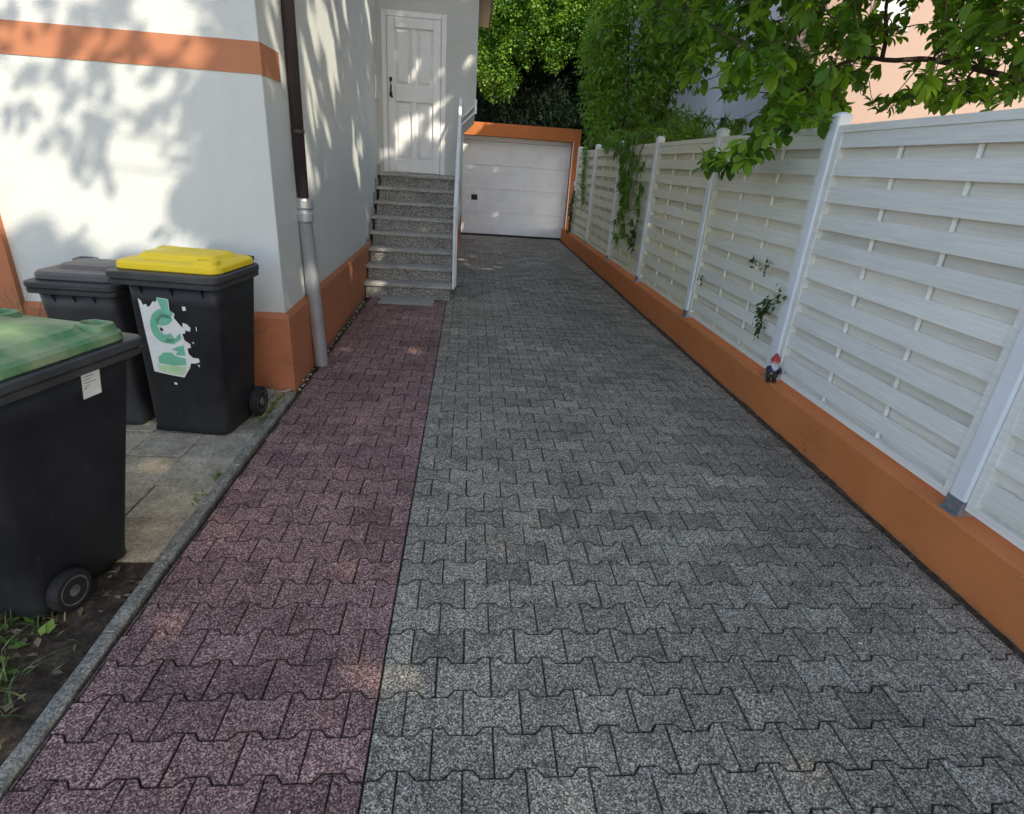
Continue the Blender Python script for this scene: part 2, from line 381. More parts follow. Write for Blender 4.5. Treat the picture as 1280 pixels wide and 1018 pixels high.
def paving(name, mat, x_ph, xl, xr, ya, yb, jnt=.0034, flip=0):
    g = G(); a, b = .0415, .0635; dirt = []
    k0 = int(math.floor((ya-Y0)/ROW))-1; k1 = int(math.ceil((yb-Y0)/ROW))+1
    for k in range(k0, k1):
        yb0 = Y0+k*ROW                                   # low line of the joint in front of this row
        ph = x_ph+(PW/2 if (k+flip) % 2 else 0)          # the row's joints sit on high centres in front, low centres behind
        # row k lies above boundary k: its joints start at the high centre of boundary k
        i0 = int(math.floor((xl-ph)/PW))-1; i1 = int(math.ceil((xr-ph)/PW))+1
        for i in range(i0, i1):
            X = ph+i*PW; c = X+PW/2
            lo = [(X, yb0), (X+a, yb0), (X+b, yb0+AMP), (X+PW-b, yb0+AMP), (X+PW-a, yb0), (X+PW, yb0)]
            hi0 = yb0+ROW
            hi = [(X+PW, hi0+AMP), (X+PW/2+b, hi0+AMP), (X+PW/2+a, hi0), (X+PW/2-a, hi0), (X+PW/2-b, hi0+AMP), (X, hi0+AMP)]
            p = lo+hi
            if X < xl: p = clip(p, xl, True)
            if p and X+PW > xr: p = clip(p, xr, False)
            if len(p) < 3: continue
            p = dedupe([(q[0], min(max(q[1], ya), yb)) for q in p])
            if len(p) < 3 or area(p) < 4e-4: continue
            j = jnt*random.uniform(.6, 1.5)
            p1 = inset(p, j*.5); p2 = inset(p, j*.5+.0028)
            zo = random.gauss(0, .0013); tx, ty = random.gauss(0, .009), random.gauss(0, .010)
            n = len(p); cx, cy = X+PW/2, yb0+ROW/2
            zf = lambda q: zo+(q[0]-cx)*tx+(q[1]-cy)*ty
            V = [(*q, -.03) for q in p1]+[(*q, zf(q)-.003) for q in p1]+[(*q, zf(q)) for q in p2]
            F = [(r*n+t, r*n+(t+1) % n, (r+1)*n+(t+1) % n, (r+1)*n+t) for r in (0, 1) for t in range(n)]
            F.append(tuple(range(2*n, 3*n)))
            g.add(V, F, random.random()); dirt.extend([1.]*n+[.8]*n+[0.])
    me = bpy.data.meshes.new(name); me.from_pydata(g.V, [], g.F); me.update()
    at = me.attributes.new('var', 'FLOAT', 'FACE'); at.data.foreach_set('value', g.A)
    at = me.attributes.new('dirt', 'FLOAT', 'FACE'); at.data.foreach_set('value', dirt)
    return tag(link(name, me, None, mat), **S)
XA = -.2485
# joints of row 0 (the row just above y=1.07) at x=-.061 in the grey, so its boundary lows lie half a step off
paving('driveway_grey_paving', MAT['paver_grey'], -.061+PW/2*0, XA+.001, 2.215, .3, 14.22)
paving('walkway_red_paving', MAT['paver_red'], -.434, -1.20, XA-.001, .3, 7.13)
g = G(); g.box(-1.205, 2.30, .2, 14.3, -.034, -.0135); tag(g.build('paving_bed', MAT['bed']), **S)

# kerb: concrete edging stones
def kx(y): return np.interp(y, [0, 1.14, 1.9, 2.3, 3.0, 3.6, 4.2], [-1.225, -1.232, -1.245, -1.250, -1.256, -1.25, -1.25])
g = G(); yk = [-.1, .93, 1.62, 2.02, 2.86, 3.58, 3.93]
for a, b in zip(yk[:-1], yk[1:]):
    a += .004; b -= .004; dz = random.uniform(-.003, .004); secs = []
    for t in np.linspace(0, 1, 14):
        y = a+(b-a)*t; x = float(kx(y)); j = [random.uniform(-.0022, .0022) for _ in range(6)]
        secs.append([(x-.030+j[0], y, -.03), (x-.029+j[1], y, .004+dz), (x-.021+j[2], y, .013+dz+j[2]), (x+.016+j[3], y, .013+dz+j[3]), (x+.024+j[4], y, .005+dz), (x+.025+j[5], y, -.03)])
    g.loft(secs)
tag(g.build('kerb', MAT['kerb']), **S)

# slab path beside the house
g = G()
for i in range(8):
    y0 = 2.035+.303*i
    for j in range(6):
        x1 = -1.283-.303*j
        if y0 > 3.98: continue
        c = [(x1-.300, y0+.002), (x1, y0+.002), (x1, min(y0+.300, 3.985)), (x1-.300, min(y0+.300, 3.985))]
        c = [(p[0]+random.uniform(-.003, .003), p[1]+random.uniform(-.003, .003)) for p in c]
        r = inset(c, .005); z = random.uniform(-.004, .003); tz = [z+random.uniform(-.0025, .0025) for _ in c]
        V = [(*p, -.03) for p in c]+[(*p, t-.004) for p, t in zip(c, tz)]+[(*p, t) for p, t in zip(r, tz)]
        g.add(V, [(r_i*4+k, r_i*4+(k+1) % 4, (r_i+1)*4+(k+1) % 4, (r_i+1)*4+k) for r_i in (0, 1) for k in range(4)]+[(8, 9, 10, 11)], [.85, .2, .75, .45, .1, .6, .3, .5][(i*3+j*5) % 8])
tag(g.build('slab_path', MAT['slab'], attr=True), **S)
# lumpy garden soil at the lower left
nx, ny = 70, 90; V = []; F = []
for j in range(ny+1):
    for i in range(nx+1):
        x = -1.262-2.0*i/nx; y = -.2+2.235*j/ny
        z = -.012+.010*math.sin(x*23+y*9)*math.sin(y*31-x*7)+.006*math.sin(x*61)*math.sin(y*57)+random.uniform(-.003, .003)
        if j == ny or i == 0: z = min(z, -.012)
        V.append((x, y, z))
F = [(j*(nx+1)+i, j*(nx+1)+i+1, (j+1)*(nx+1)+i+1, (j+1)*(nx+1)+i) for j in range(ny) for i in range(nx)]
tag(py('garden_soil', V, F, mat=MAT['soil'], smooth=True), **S)

# ------------------------------------------------------------------ house
house = empty('house', (-1.28, 4, 0), label='white rendered house with orange plinth and band, grey steps up to its door', cat='house')
house.location = (0, 0, 0)
YD = 9.1; XW0, XW1 = -1.270, -1.33; XR = -.175; XU = .045
wall = G()
fp = [(-6, 4), (XW0, 4), (XW1, YD), (XR, YD), (XR, 13.6), (-6, 13.6)]
# lower storey body up to the flare, then the upper body that steps out to the right at 45 degrees
wall.prism(fp, .56, 2.17)
fu = [(-6, 4), (XW0, 4), (XW1, YD), (XU, YD), (XU, 13.6), (-6, 13.6)]
n = 6; V = [(*p, 2.17) for p in fp]+[(*p, 2.385) for p in fu]+[(*p, 6.2) for p in fu]
F = [(i, (i+1) % n, n+(i+1) % n, n+i) for i in range(n)]+[(n+i, n+(i+1) % n, 2*n+(i+1) % n, 2*n+i) for i in range(n)]+[tuple(range(2*n, 3*n))]
wall.F = [f for f in wall.F if not (len(f) == 6 and min(f) >= 6)]      # open top: the upper storey continues from here
wall.add(V, F)
wall.build('wall', MAT['stucco'], house, weld=True, bevel=.008)
# plinth with a weathered top chamfer
def off(pts, d):  # simple outward offset for the two visible faces
    return [(-6, 4-d), (XW0+d, 4-d), (XW1+d, YD+.02), (XR, YD+.02), (XR, 13.6+d), (-6, 13.6+d)]
a, b = off(fp, .030), off(fp, .004)
pl = G(); V = [(*p, -.04) for p in a]+[(*p, .545) for p in a]+[(*p, .585) for p in b]
pl.add(V, [(r*6+i, r*6+(i+1) % 6, (r+1)*6+(i+1) % 6, (r+1)*6+i) for r in (0, 1) for i in range(6)])
pl.build('plinth', MAT['orange_house'], house, bevel=.007)
bd = G()
bd.box(-2.99, XW0+.004, 3.996, 4.05, 2.045, 2.215)
bd.box(XW0-.05, XW0+.0042, 4.051, 4.36, 2.046, 2.214)
bd.build('orange_band', MAT['orange_band'], house)
ps = G(); ps.box(-3.6, -2.985, 3.955, 4.05, .0, 6.1); ps.build('orange_pilaster', MAT['orange_house'], house)
# eave above the flank of the rear wing, and the main roof
ev = G(); ev.box(XU+.002, .262, 8.9, 13.0, 4.05, 4.12); ev.build('eave', MAT['soffit'], house)
fa = G(); fa.box(.264, .284, 8.88, 13.02, 4.035, 4.19); fa.build('fascia', MAT['darkpipe'], house)
rf = G(); rf.add([(-6.4, 3.6, 6.2), (.2, 3.6, 6.2), (.2, 14, 6.2), (-6.4, 14, 6.2), (-3.2, 6.5, 8.4), (-3.2, 11, 8.4), (-6.4, 3.6, 6.32), (.2, 3.6, 6.32), (.2, 14, 6.32), (-6.4, 14, 6.32)],
                 [(0, 3, 2, 1), (0, 1, 7, 6), (1, 2, 8, 7), (2, 3, 9, 8), (3, 0, 6, 9), (6, 7, 4), (7, 8, 5, 4), (8, 9, 5), (9, 6, 4, 5)])
rf.build('roof', MAT['roof'], house)
# door in the recess
DX0, DX1, DZ0, DZ1 = -1.262, -.382, 1.425, 3.43
fr = G(); y0, y1 = YD-.012, YD+.06
fr.box(DX0, DX0+.065, y0, y1, DZ0, DZ1); fr.box(DX1-.065, DX1, y0, y1, DZ0, DZ1); fr.box(DX0+.066, DX1-.066, y0, y1, DZ1-.065, DZ1)
fro = fr.build('door_frame', MAT['white'], house, bevel=.004)
dx0, dx1, dz0, dz1 = DX0+.075, DX1-.075, DZ0+.01, DZ1-.075
W = dx1-dx0
door = G()
door.box(dx0, dx1, YD-.002, YD+.04, dz0, dz1)
st, ml = .10, .075
cw = (W-2*st-ml)/2
# raised rails and stiles on the leaf, proud of the panels
def rail(x0, x1, z0, z1): door.box(x0, x1, YD-.028, YD-.0025, z0, z1)
zb = [dz0, dz0+.17, dz0+.92, dz0+1.12, dz1-.12, dz1]
rail(dx0, dx0+st, dz0, dz1); rail(dx1-st, dx1, dz0, dz1)
for a_, b_ in ((zb[0], zb[1]), (zb[2], zb[3]), (zb[4], zb[5])): rail(dx0+st+.001, dx1-st-.001, a_, b_)
for a_, b_ in ((zb[1], zb[2]), (zb[3], zb[4])): rail(dx0+st+cw, dx0+st+cw+ml, a_+.001, b_-.001)
dr = door.build('door', MAT['white'], house, bevel=.006)
for a_, b_ in ((zb[1], zb[2]), (zb[3], zb[4])):
    for x in (dx0+st, dx0+st+cw+ml):
        p = G(); i1, i2 = .015, .05
        V = [(x+i, YD-.003, z) for i, z in ((i1, a_+i1), (cw-i1, a_+i1), (cw-i1, b_-i1), (i1, b_-i1))]+[(x+i, YD-.017, z) for i, z in ((i2, a_+i2), (cw-i2, a_+i2), (cw-i2, b_-i2), (i2, b_-i2))]
        p.add(V, [(0, 1, 5, 4), (1, 2, 6, 5), (2, 3, 7, 6), (3, 0, 4, 7), (4, 5, 6, 7)]); p.build('door_panel', MAT['white'], dr)
hd = G(); hx = dx0+.045; hz = dz0+1.0
hd.box(hx-.02, hx+.02, YD-.036, YD-.029, hz-.03, hz+.03); hd.box(hx-.02, hx+.02, YD-.036, YD-.029, hz+.16, hz+.21)
hd.tube([(hx, YD-.036, hz+.18), (hx, YD-.075, hz+.17), (hx+.008, YD-.085, hz+.09), (hx, YD-.075, hz+.0), (hx, YD-.036, hz-.01)], [.01, .011, .013, .011, .01], 8)
hd.tube([(hx-.002, YD-.05, hz-.03), (hx+.03, YD-.055, hz-.035)], .009, 8)
hd.build('door_handle', MAT['iron'], dr, smooth=False)
th = G(); th.box(XW1+.03, XR-.001, YD-.05, YD-.013, 1.402, 1.43); th.build('threshold', MAT['tread'], house)
nm = G(); nm.box(XW1+.011, XW1+.025, YD-.35, YD-.30, 2.35, 2.62); nm.build('wall_plate', MAT['white'], house)

# downpipe, a part of the house with its own pieces
PX, PY = -1.185, 4.55
dp = G(); dp.tube([(PX-.048, PY, 1.28), (PX-.05, PY, 3.2), (PX-.05, PY, 6.15)], .042, 20)
dpo = dp.build('downpipe', MAT['darkpipe'], house, smooth=True)
lp = G(); lp.lathe([(.050, 0.0), (.052, .02), (.052, 1.16), (.056, 1.17), (.056, 1.20)], (0, 0, 0), 24)
lpo = lp.build('standpipe', MAT['zinc'], dpo, smooth=True); lpo.location = (PX, PY, .0)
for v in lpo.data.vertices: v.co.x += -.048*v.co.z/1.25
cl = G(); cl.lathe([(.054, 1.14), (.068, 1.155), (.070, 1.21), (.062, 1.222), (.062, 1.235), (.072, 1.25), (.072, 1.30), (.066, 1.315), (.044, 1.318)], (PX-.048, PY, 0), 24)
cl.build('pipe_collar', MAT['zinc'], dpo, smooth=False)
for z in (1.75, 3.6):
    bk = G(); bk.lathe([(.044, z), (.048, z+.002), (.048, z+.024), (.044, z+.026)], (PX-.05, PY, 0), 20); bk.tube([(PX-.095, PY, z+.012), (-1.28, PY, z+.012)], .006, 6)
    bk.build('pipe_bracket', MAT['darkpipe'], dpo)

# steps: one thing, every tread and riser a part
stairs = empty('staircase', (0, 0, 0), label='eight grey granite steps climbing to the white house door', cat='steps')
SX0, SX1, SY, RT, RH = -1.30, -.190, 7.15, .241, .1765
for i in range(8):
    y = SY+i*RT; z = RH*(i+1)
    yb_ = YD-.055 if i == 7 else y+RT+.03
    xl = XW0+(XW1-XW0)*((y-4)/(YD-4))+.012
    rg = G(); rg.box(xl+.035, SX1-.02, y+.022, YD-.06, RH*i-(.02 if i == 0 else .0)+.002, z-.038); rg.build('riser', MAT['riser'], stairs)
    tg = G(); tg.box(xl+.004, SX1, y-.004, yb_, z-.037, z); tg.build('tread', MAT['tread'], stairs, bevel=.005)
    sk = G(); sk.box(xl-.006, xl+.0035, y-.02, y+RT-.03, z-.037, z+.11); sk.build('stone_skirting', MAT['tread'], stairs)
# railing
rl = empty('stair_railing', (0, 0, 0), label='white metal handrail along the open side of the grey steps', cat='handrail')
def flat(name, pts, wx, wz): 
    q = G(); a, b = Vector(pts[0]), Vector(pts[1]); d = (b-a).normalized(); sx = Vector((1, 0, 0)); sz = d.cross(sx).normalized()
    V = [p+sx*i*wx/2+sz*j*wz/2 for p in (a, b) for i, j in ((-1, -1), (1, -1), (1, 1), (-1, 1))]
    q.add(V, [(0, 1, 2, 3), (4, 5, 6, 7)]+[(k, (k+1) % 4, 4+(k+1) % 4, 4+k) for k in range(4)]); return q.build(name, MAT['rail'], rl, bevel=.003)
flat('post', [(-.172, 7.2, .14), (-.172, 7.2, 1.16)], .03, .04)
flat('post', [(-.150, 7.52, .10), (-.150, 7.52, 1.40)], .022, .03)
flat('post', [(-.166, 8.25, .80), (-.166, 8.25, 1.92)], .03, .04)
flat('post', [(-.166, 9.0, 1.35), (-.166, 9.0, 2.45)], .03, .04)
flat('handrail', [(-.166, 7.16, 1.12), (-.166, 9.02, 2.44)], .042, .02)
flat('lower_rail', [(-.166, 7.22, .42), (-.166, 9.0, 1.72)], .012, .03)
flat('lower_rail', [(-.166, 7.22, .78), (-.166, 9.0, 2.08)], .018, .03)
# short slanting bars from the top post to the wall corner
for dz in (0, -.09):
    q = G(); q.tube([(-.16, 9.03, 2.19+dz), (.052, 9.075, 2.395+dz)], .012, 8); q.build('slanting_bar', MAT['rail'], rl)
q = G(); q.box(.030, .062, 9.05, 9.095, 2.27, 2.45); q.build('wall_bracket', MAT['rail'], rl)
# scraper board at the foot of the steps
g = G()
for k in range(6): g.box(-1.06+.02*math.sin(k), -.40, 6.80+.062*k, 6.80+.062*k+.056, .002, .024)
tag(g.build('door_mat', MAT['matgrey'], bevel=.003), 'flat grey slatted board lying at the foot of the steps', 'mat')

# ------------------------------------------------------------------ garage
gar = empty('garage', (0, 0, 0), label='flat roofed garage with orange surround and white sectional door', cat='garage')
GY = 14.3; GX0, GX1 = -.62, 2.335; GZ = 2.195
w_ = G(); w_.box(GX1, 2.505, GY-.14, GY+.24, -.03, GZ); w_.box(-.80, GX0, GY-.14, GY+.24, -.03, GZ)
w_.box(-.80, 2.505, GY-.14, GY+.24, GZ+.0005, 2.465)
w_.box(-.78, 2.50, GY+.241, GY+6, -.03, 2.40); w_.build('wall', MAT['orange'], gar)
d = G()
d.box(GX0+.01, GX1-.002, GY+.05, GY+.085, 2.10, GZ-.003)
prev = .03
for k, zt in enumerate((.54, 1.065, 1.585, 2.095)):
    secs = []; N = 12
    z = prev
    V = []; prof = []
    for q_ in range(N*4+1):
        zz = prev+.008+(zt-prev-.016)*q_/(N*4); prof.append((GY+.046+(.0022 if q_ % 4 == 0 and 0 < q_ < N*4 else 0), zz))
    prof = [(GY+.062, prev)]+prof+[(GY+.062, zt)]
    for (yy, zz) in prof: V += [(GX0+.012, yy, zz), (GX1-.004, yy, zz)]
    d.add(V, [(2*t, 2*t+1, 2*t+3, 2*t+2) for t in range(len(prof)-1)])
    prev = zt
go = d.build('garage_door', MAT['gdoor'], gar)
q = G(); q.box(.045, .185, GY+.030, GY+.045, .805, .925); q.box(.085, .145, GY+.020, GY+.0295, .84, .89); q.build('door_lock', MAT['black'], go, bevel=.004)
for x_, z_ in ((.06, .56), (.12, .58), (.15, .50), (.05, .47), (.13, .44), (.10, .52)):
    q = G(); q.box(x_, x_+.012, GY+.041, GY+.0455, z_, z_+.012); q.build('paint_fleck', MAT['sgrey'], go)
q = G(); q.box(GX0+.01, GX1-.003, GY+.04, GY+.08, -.012, .028); q.build('rubber_seal', MAT['black'], go)
q = G(); q.box(GX1-.0015, GX1+.02, GY-.143, GY-.1405, 0, GZ); q.build('jamb_trim', MAT['white'], gar)
q = G(); q.box(2.435, 2.495, GY-.166, GY-.1405, 1.27, 1.36); sw = q.build('wall_switch', MAT['white'], gar, bevel=.006)
q = G(); q.box(2.452, 2.478, GY-.172, GY-.1665, 1.30, 1.33); q.build('switch_button', MAT['sgrey'], sw)

# ------------------------------------------------------------------ low orange wall
g = G(); ys_ = np.linspace(-1.5, 14.155, 60); secs = []
for y in ys_:
    j = random.uniform(-.0025, .0025); k = random.uniform(-.002, .002)
    secs.append([(2.255+j, y, -.05), (2.252+j, y, .275+k), (2.262+j, y, .289+k), (2.50, y, .289), (2.50, y, -.05)])
g.loft(secs); tag(g.build('low_wall', MAT['orange']), 'low orange painted wall under the white fence along the driveway', 'wall')
# dark dirt in the gap between pavers and wall
nx, ny = 6, 260; V = []
for j in range(ny+1):
    for i in range(nx+1):
        y = .3+13.8*j/ny; x = 2.185+.072*i/nx
        wv = .03*math.sin(y*2.3)+.02*math.sin(y*7.1)
        z = -.012+.016*(i/nx)+random.uniform(-.004, .004)+(.004 if wv > 0 else -.004)
        V.append((x, y, z))
F = [(j*(nx+1)+i, j*(nx+1)+i+1, (j+1)*(nx+1)+i+1, (j+1)*(nx+1)+i) for j in range(ny) for i in range(nx)]
tag(py('gutter_dirt', V, F, mat=MAT['soil'], smooth=True), **S)

# ------------------------------------------------------------------ fence
fence = empty('white_fence', (0, 0, 0), label='long white horizontal slat fence standing on the low orange wall', cat='fence')
PYS = [.25, 2.085, 3.865, 5.70, 7.60, 9.43, 11.33, 13.15]
FX = 2.345
def ptop(i): return 2.03
for i, y in enumerate(PYS):
    s = .046
    p = G(); secs = [rrect(FX, y, .092, .092, .012, z, 3) for z in (.36, 2.045)]; p.loft(secs)
    po = p.build('post', MAT['post'], fence)
    c = G(); c.loft([rrect(FX, y, .098, .098, .014, 2.045, 3), rrect(FX, y, .100, .100, .014, 2.058, 3), rrect(FX, y, .085, .085, .02, 2.072, 3), rrect(FX, y, .04, .04, .018, 2.084, 3)])
    c.build('post_cap', MAT['post'], po)
    h = G(); h.loft([rrect(FX, y, .094, .094, .004, z, 3) for z in (.2895, .361)]); h.box(FX-.075, FX+.07, y-.05, y+.05, .288, .2915)
    h.build('post_shoe', MAT['shoe'], po)
for i in range(len(PYS)-1):
    a, b = PYS[i]+.050, PYS[i+1]-.050
    zb, zt = .325, 2.005
    if i == 6: zt = 1.995
    g = G(); fx0, fx1 = FX-.030, FX+.012
    fx1 = FX+.032; g.box(fx0, fx1, a, a+.042, zb, zt, .8); g.box(fx0, fx1, b-.042, b, zb, zt, .8)
    g.box(fx0+.001, fx1, a+.0425, b-.0425, zt-.042, zt, .8); g.box(fx0+.001, fx1, a+.0425, b-.0425, zb, zb+.038, .8)
    yy0, yy1 = a+.043, b-.043
    for k in range(10):
        z0 = 1.876-.1635*k
        # front board: slightly bowed forward between its ends, as woven boards are
        N = 8; secs = []; va = .5+.5*random.random(); w0 = .098+random.uniform(-.003, .003); dz = random.uniform(-.004, .004)
        if k == 0: w0 = .088
        for q_ in range(N+1):
            y = yy0+(yy1-yy0)*q_/N; bow = .004*math.sin(math.pi*q_/N)+random.uniform(-.0006, .0006)
            sag = dz*q_/N
            secs.append([(FX-.020-bow, y, z0+sag), (FX-.012-bow, y, z0+sag), (FX-.010-bow, y, z0+w0+sag), (FX-.018-bow, y, z0+w0+sag)])
        g.loft(secs, a=va)
        va = random.random(); zb2 = z0-.098+.018
        if k < 9: g.box(FX+.020, FX+.028, yy0, yy1, zb2, zb2+.108+random.uniform(-.003, .003), va*.35)  # back boards toned darker to paint in the shade of the recess
    g.box(FX+.020, FX+.028, yy0, yy1, .350, .44, .3)
    for t in (1/3, 2/3):
        yc = yy0+(yy1-yy0)*t; g.tube([(FX+.004, yc, zb+.03), (FX+.004, yc, zt-.03)], .0125, 8, a=.9)
    g.build('fence_panel', MAT['fence'], fence, attr=True)

# ------------------------------------------------------------------ wheelie bins
def make_bin(name, label, base, rz, H, top, bot, shift, mb, mr, ml_, lidk=1.0, wheels=True, bx=0., bw=0., wr=.10, wf=.035, grips=((-1, -1), (1, -1))):
    """front faces local -y; wheels, hinge and handle bar at +y. top/bot = (width, depth)"""
    t = empty(name, base, rz, label=label, cat='bin', group='wheelie bins')
    Wt, Dt = top; Wb, Db = bot; sx, sy = shift
    g = G(); secs = []
    for q_ in [0, .015, .05, .3, .6, .85, 1.0]:
        z = H*.93*q_; k = q_; w = Wb+(Wt-.07-bw-Wb)*k; dd = Db+(Dt-.08-Db)*k
        r = .055 if q_ > .02 else .04
        if q_ == 0: w -= .03; dd -= .03
        secs.append(rrect((sx+bx)*k, sy*k, w, dd, r, z+.004))
    g.loft(secs)
    body = g.build('body', mb, t, smooth=False, bevel=0)
    for p in body.data.polygons: p.use_smooth = True
    # reinforcing gussets under the rim
    for k in range(3):
        xx = bx-Wt/2+.14+(Wt-.28)*k/2
        q = G(); yf = sy-(Dt-.08)/2; q.add([(xx+sx-.004, yf+.01, H*.84), (xx+sx-.004, yf-.03, H*.92), (xx+sx-.004, yf+.01, H*.92), (xx+sx+.004, yf+.01, H*.84), (xx+sx+.004, yf-.03, H*.92), (xx+sx+.004, yf+.01, H*.92)], [(0, 1, 2), (3, 5, 4), (0, 3, 4, 1), (1, 4, 5, 2), (0, 2, 5, 3)])
        q.build('gusset', mb, body)
    z0, z1 = H*.905, H*.972
    g = G(); g.loft([rrect(sx, sy, Wt-.06, Dt-.06, .05, z0+.012), rrect(sx, sy, Wt-.012, Dt-.012, .05, z0), rrect(sx, sy, Wt-.008, Dt-.008, .05, z0+.022), rrect(sx, sy, Wt-.02, Dt-.02, .05, z0+.026), rrect(sx, sy, Wt, Dt, .055, z0+.034), rrect(sx, sy, Wt, Dt, .055, z1-.006), rrect(sx, sy, Wt-.012, Dt-.012, .05, z1), rrect(sx, sy, Wt-.10, Dt-.10, .04, z1+.002)])
    g.build('rim', mr, t, smooth=False)
    # lid
    wl, dl = Wt-.035, Dt-.075; ly = sy+.02; zl = z1+.004
    g = G(); g.loft([rrect(sx, ly, wl-.008, dl-.008, .065, zl, 7), rrect(sx, ly, wl, dl, .068, zl+.006, 7), rrect(sx, ly, wl-.004, dl-.004, .068, zl+.030, 7), rrect(sx, ly, wl-.03, dl-.03, .06, zl+.042, 7), rrect(sx, ly+.01, wl-.13, dl-.15, .07, zl+.047, 7),
                     rrect(sx, ly+.02, wl-.17, dl-.20, .06, zl+.066*lidk, 7), rrect(sx, ly+.03, wl-.30, dl-.30, .05, zl+.072*lidk, 7)])
    lid = g.build('lid', ml_, t, bevel=0)
    for s, sv in grips:   # moulded grip loops on the lid's front corners
        q = G(); cx, cy = sx+s*(wl/2-.085), ly+sv*(dl/2-.07)
        q.loft([rrect(cx, cy, .135, .105, .035, zl+.030, 5), rrect(cx, cy, .122, .092, .034, zl+.064, 5), rrect(cx, cy, .088, .060, .024, zl+.068, 5), rrect(cx, cy, .074, .046, .020, zl+.044, 5)])
        q.build('lid_grip', ml_, lid)
    q = G(); q.tube([(sx-wl/2+.03, ly+dl/2+.012, zl+.022), (sx+wl/2-.03, ly+dl/2+.012, zl+.022)], .014, 10)
    for s in (-1, 0, 1): q.box(sx+s*(wl/2-.08)-.03, sx+s*(wl/2-.08)+.03, ly+dl/2-.03, ly+dl/2+.02, zl+.004, zl+.036)
    q.build('hinge', mr, t)
    q = G()
    hb = sy+Dt/2
    q.tube([(sx-Wt/2+.08, hb-.01, z0+.03), (sx-Wt/2+.08, hb+.045, z0+.035), (sx+Wt/2-.08, hb+.045, z0+.035), (sx+Wt/2-.08, hb-.01, z0+.03)], .013, 8)
    q.build('handle_bar', mr, t)
    if wheels:
        for s in (-1, 1):
            wx = s*(Wb/2+.032); wy = Db/2-wf; rr = wr; K_ = wr/.10
            q = G(); q.lathe([(.055, -.024), (.088, -.024), (.098, -.016), (.10, -.006), (.10, .006), (.098, .016), (.088, .024), (.055, .024)], (0, 0, 0), 32, 'x')
            wo_ = q.build('wheel', MAT['rubber'], t, smooth=False, bevel=.002); wo_.location = (wx, wy, rr-.004); wo_.scale = (1, K_, K_)
            q = G(); q.lathe([(.012, -.026), (.056, -.020), (.064, -.0245), (.070, -.0245), (.070, .0245), (.064, .0245), (.056, .020), (.030, .016), (.026, .030), (.012, .030)], (0, 0, 0), 28, 'x')
            q.build('wheel_rim', MAT['rim'], wo_)
        q = G(); q.tube([(-Wb/2-.03, Db/2-wf, wr), (Wb/2+.03, Db/2-wf, wr)], .011, 8); q.build('axle', MAT['shoe'], t)
    return t, body
def on_front(Wt, Dt, Wb, Db, shift, H, u, z, lift=.002):
    """point on the bin's front face: u across, z up"""
    k = z/(H*.93); sx, sy = shift
    return (sx*k+u, sy*k-(Db+(Dt-.08-Db)*k)/2-lift, z)

YB = dict(H=1.02, top=(.62, .54), bot=(.46, .40), shift=(.035, -.02))
yb, ybody = make_bin('wheelie_bin', 'black wheelie bin with bright yellow lid and torn green and white sticker', (-1.635, 3.42, 0), R(-7), YB['H'], YB['top'], YB['bot'], YB['shift'], MAT['bin_black'], MAT['bin_rim'], MAT['lid_yellow'], 1.1, bx=.035, bw=.03, grips=((-1, 1), (1, -1)))
GB = dict(H=.92, top=(.50, .50), bot=(.38, .36), shift=(0, -.03))
make_bin('wheelie_bin', 'small all grey wheelie bin half hidden behind the yellow lidded bin', (-2.16, 3.50, 0), R(-3), GB['H'], GB['top'], GB['bot'], GB['shift'], MAT['bin_grey'], MAT['bin_rim'], MAT['lid_grey'], grips=((-1, 1), (1, 1)))
NB = dict(H=.96, top=(.62, .72), bot=(.46, .42), shift=(-.02, -.06))
nb, nbody = make_bin('wheelie_bin', 'black wheelie bin with mottled green lid nearest the camera', (-1.68, 1.93, 0), R(180-14), NB['H'], NB['top'], NB['bot'], NB['shift'], MAT['bin_black'], MAT['bin_rim'], MAT['lid_green'], wr=.081, wf=.11)

# torn sticker on the yellow lidded bin
def sticker_poly(name, pts, mat, parent, lift, c0=(-.0, .0)):
    V = []; n = len(pts)
    for (u, z) in pts: V.append(on_front(YB['top'][0], YB['top'][1], YB['bot'][0], YB['bot'][1], YB['shift'], YB['H'], u, z, lift))
    return py(name, V, [tuple(range(n))], parent, mat)
UX, UZ = -.160, .845      # top-left of the sticker on the bin's front
SC = .00122               # metres per unit of the zoomed crop
def sp(pts): return [(UX+(x-190-(y-290)*.10)*SC*.93, UZ-(y-290)*SC*1.13) for x, y in pts]
paper = sp([(190, 290), (205, 300), (212, 318), (228, 312), (235, 325), (248, 318), (262, 300), (280, 300), (284, 282), (340, 286), (342, 332), (365, 345), (360, 362), (392, 395), (412, 408), (410, 425), (396, 428), (404, 455), (432, 470), (434, 486), (416, 490), (420, 515), (440, 530), (470, 532), (474, 548), (450, 556), (428, 556), (420, 580), (404, 600), (388, 624), (320, 618), (232, 606), (226, 560), (218, 500), (208, 430), (198, 350)])
st_o = sticker_poly('sticker', paper, MAT['paper'], ybody, .0018)
def ring(cx, cy, ro, ri, a0, a1, n=22, sx=1.0):
    o = [(cx+ro*sx*math.cos(R(a0+(a1-a0)*i/n)), cy+ro*math.sin(R(a0+(a1-a0)*i/n))) for i in range(n+1)]
    i_ = [(cx+ri*sx*math.cos(R(a0+(a1-a0)*i/n)), cy+ri*math.sin(R(a0+(a1-a0)*i/n))) for i in range(n+1)][::-1]
    return o+i_
mk = G()
def addp(pts, mat, nm):
    sticker_poly(nm, sp(pts), mat, st_o, .0030)
addp([(284, 284), (338, 288), (338, 330), (300, 326)], MAT['sgreen'], 'sticker_mark')
addp(ring(312, 400, 74, 36, 50, 310), MAT['sgreen'], 'sticker_mark')
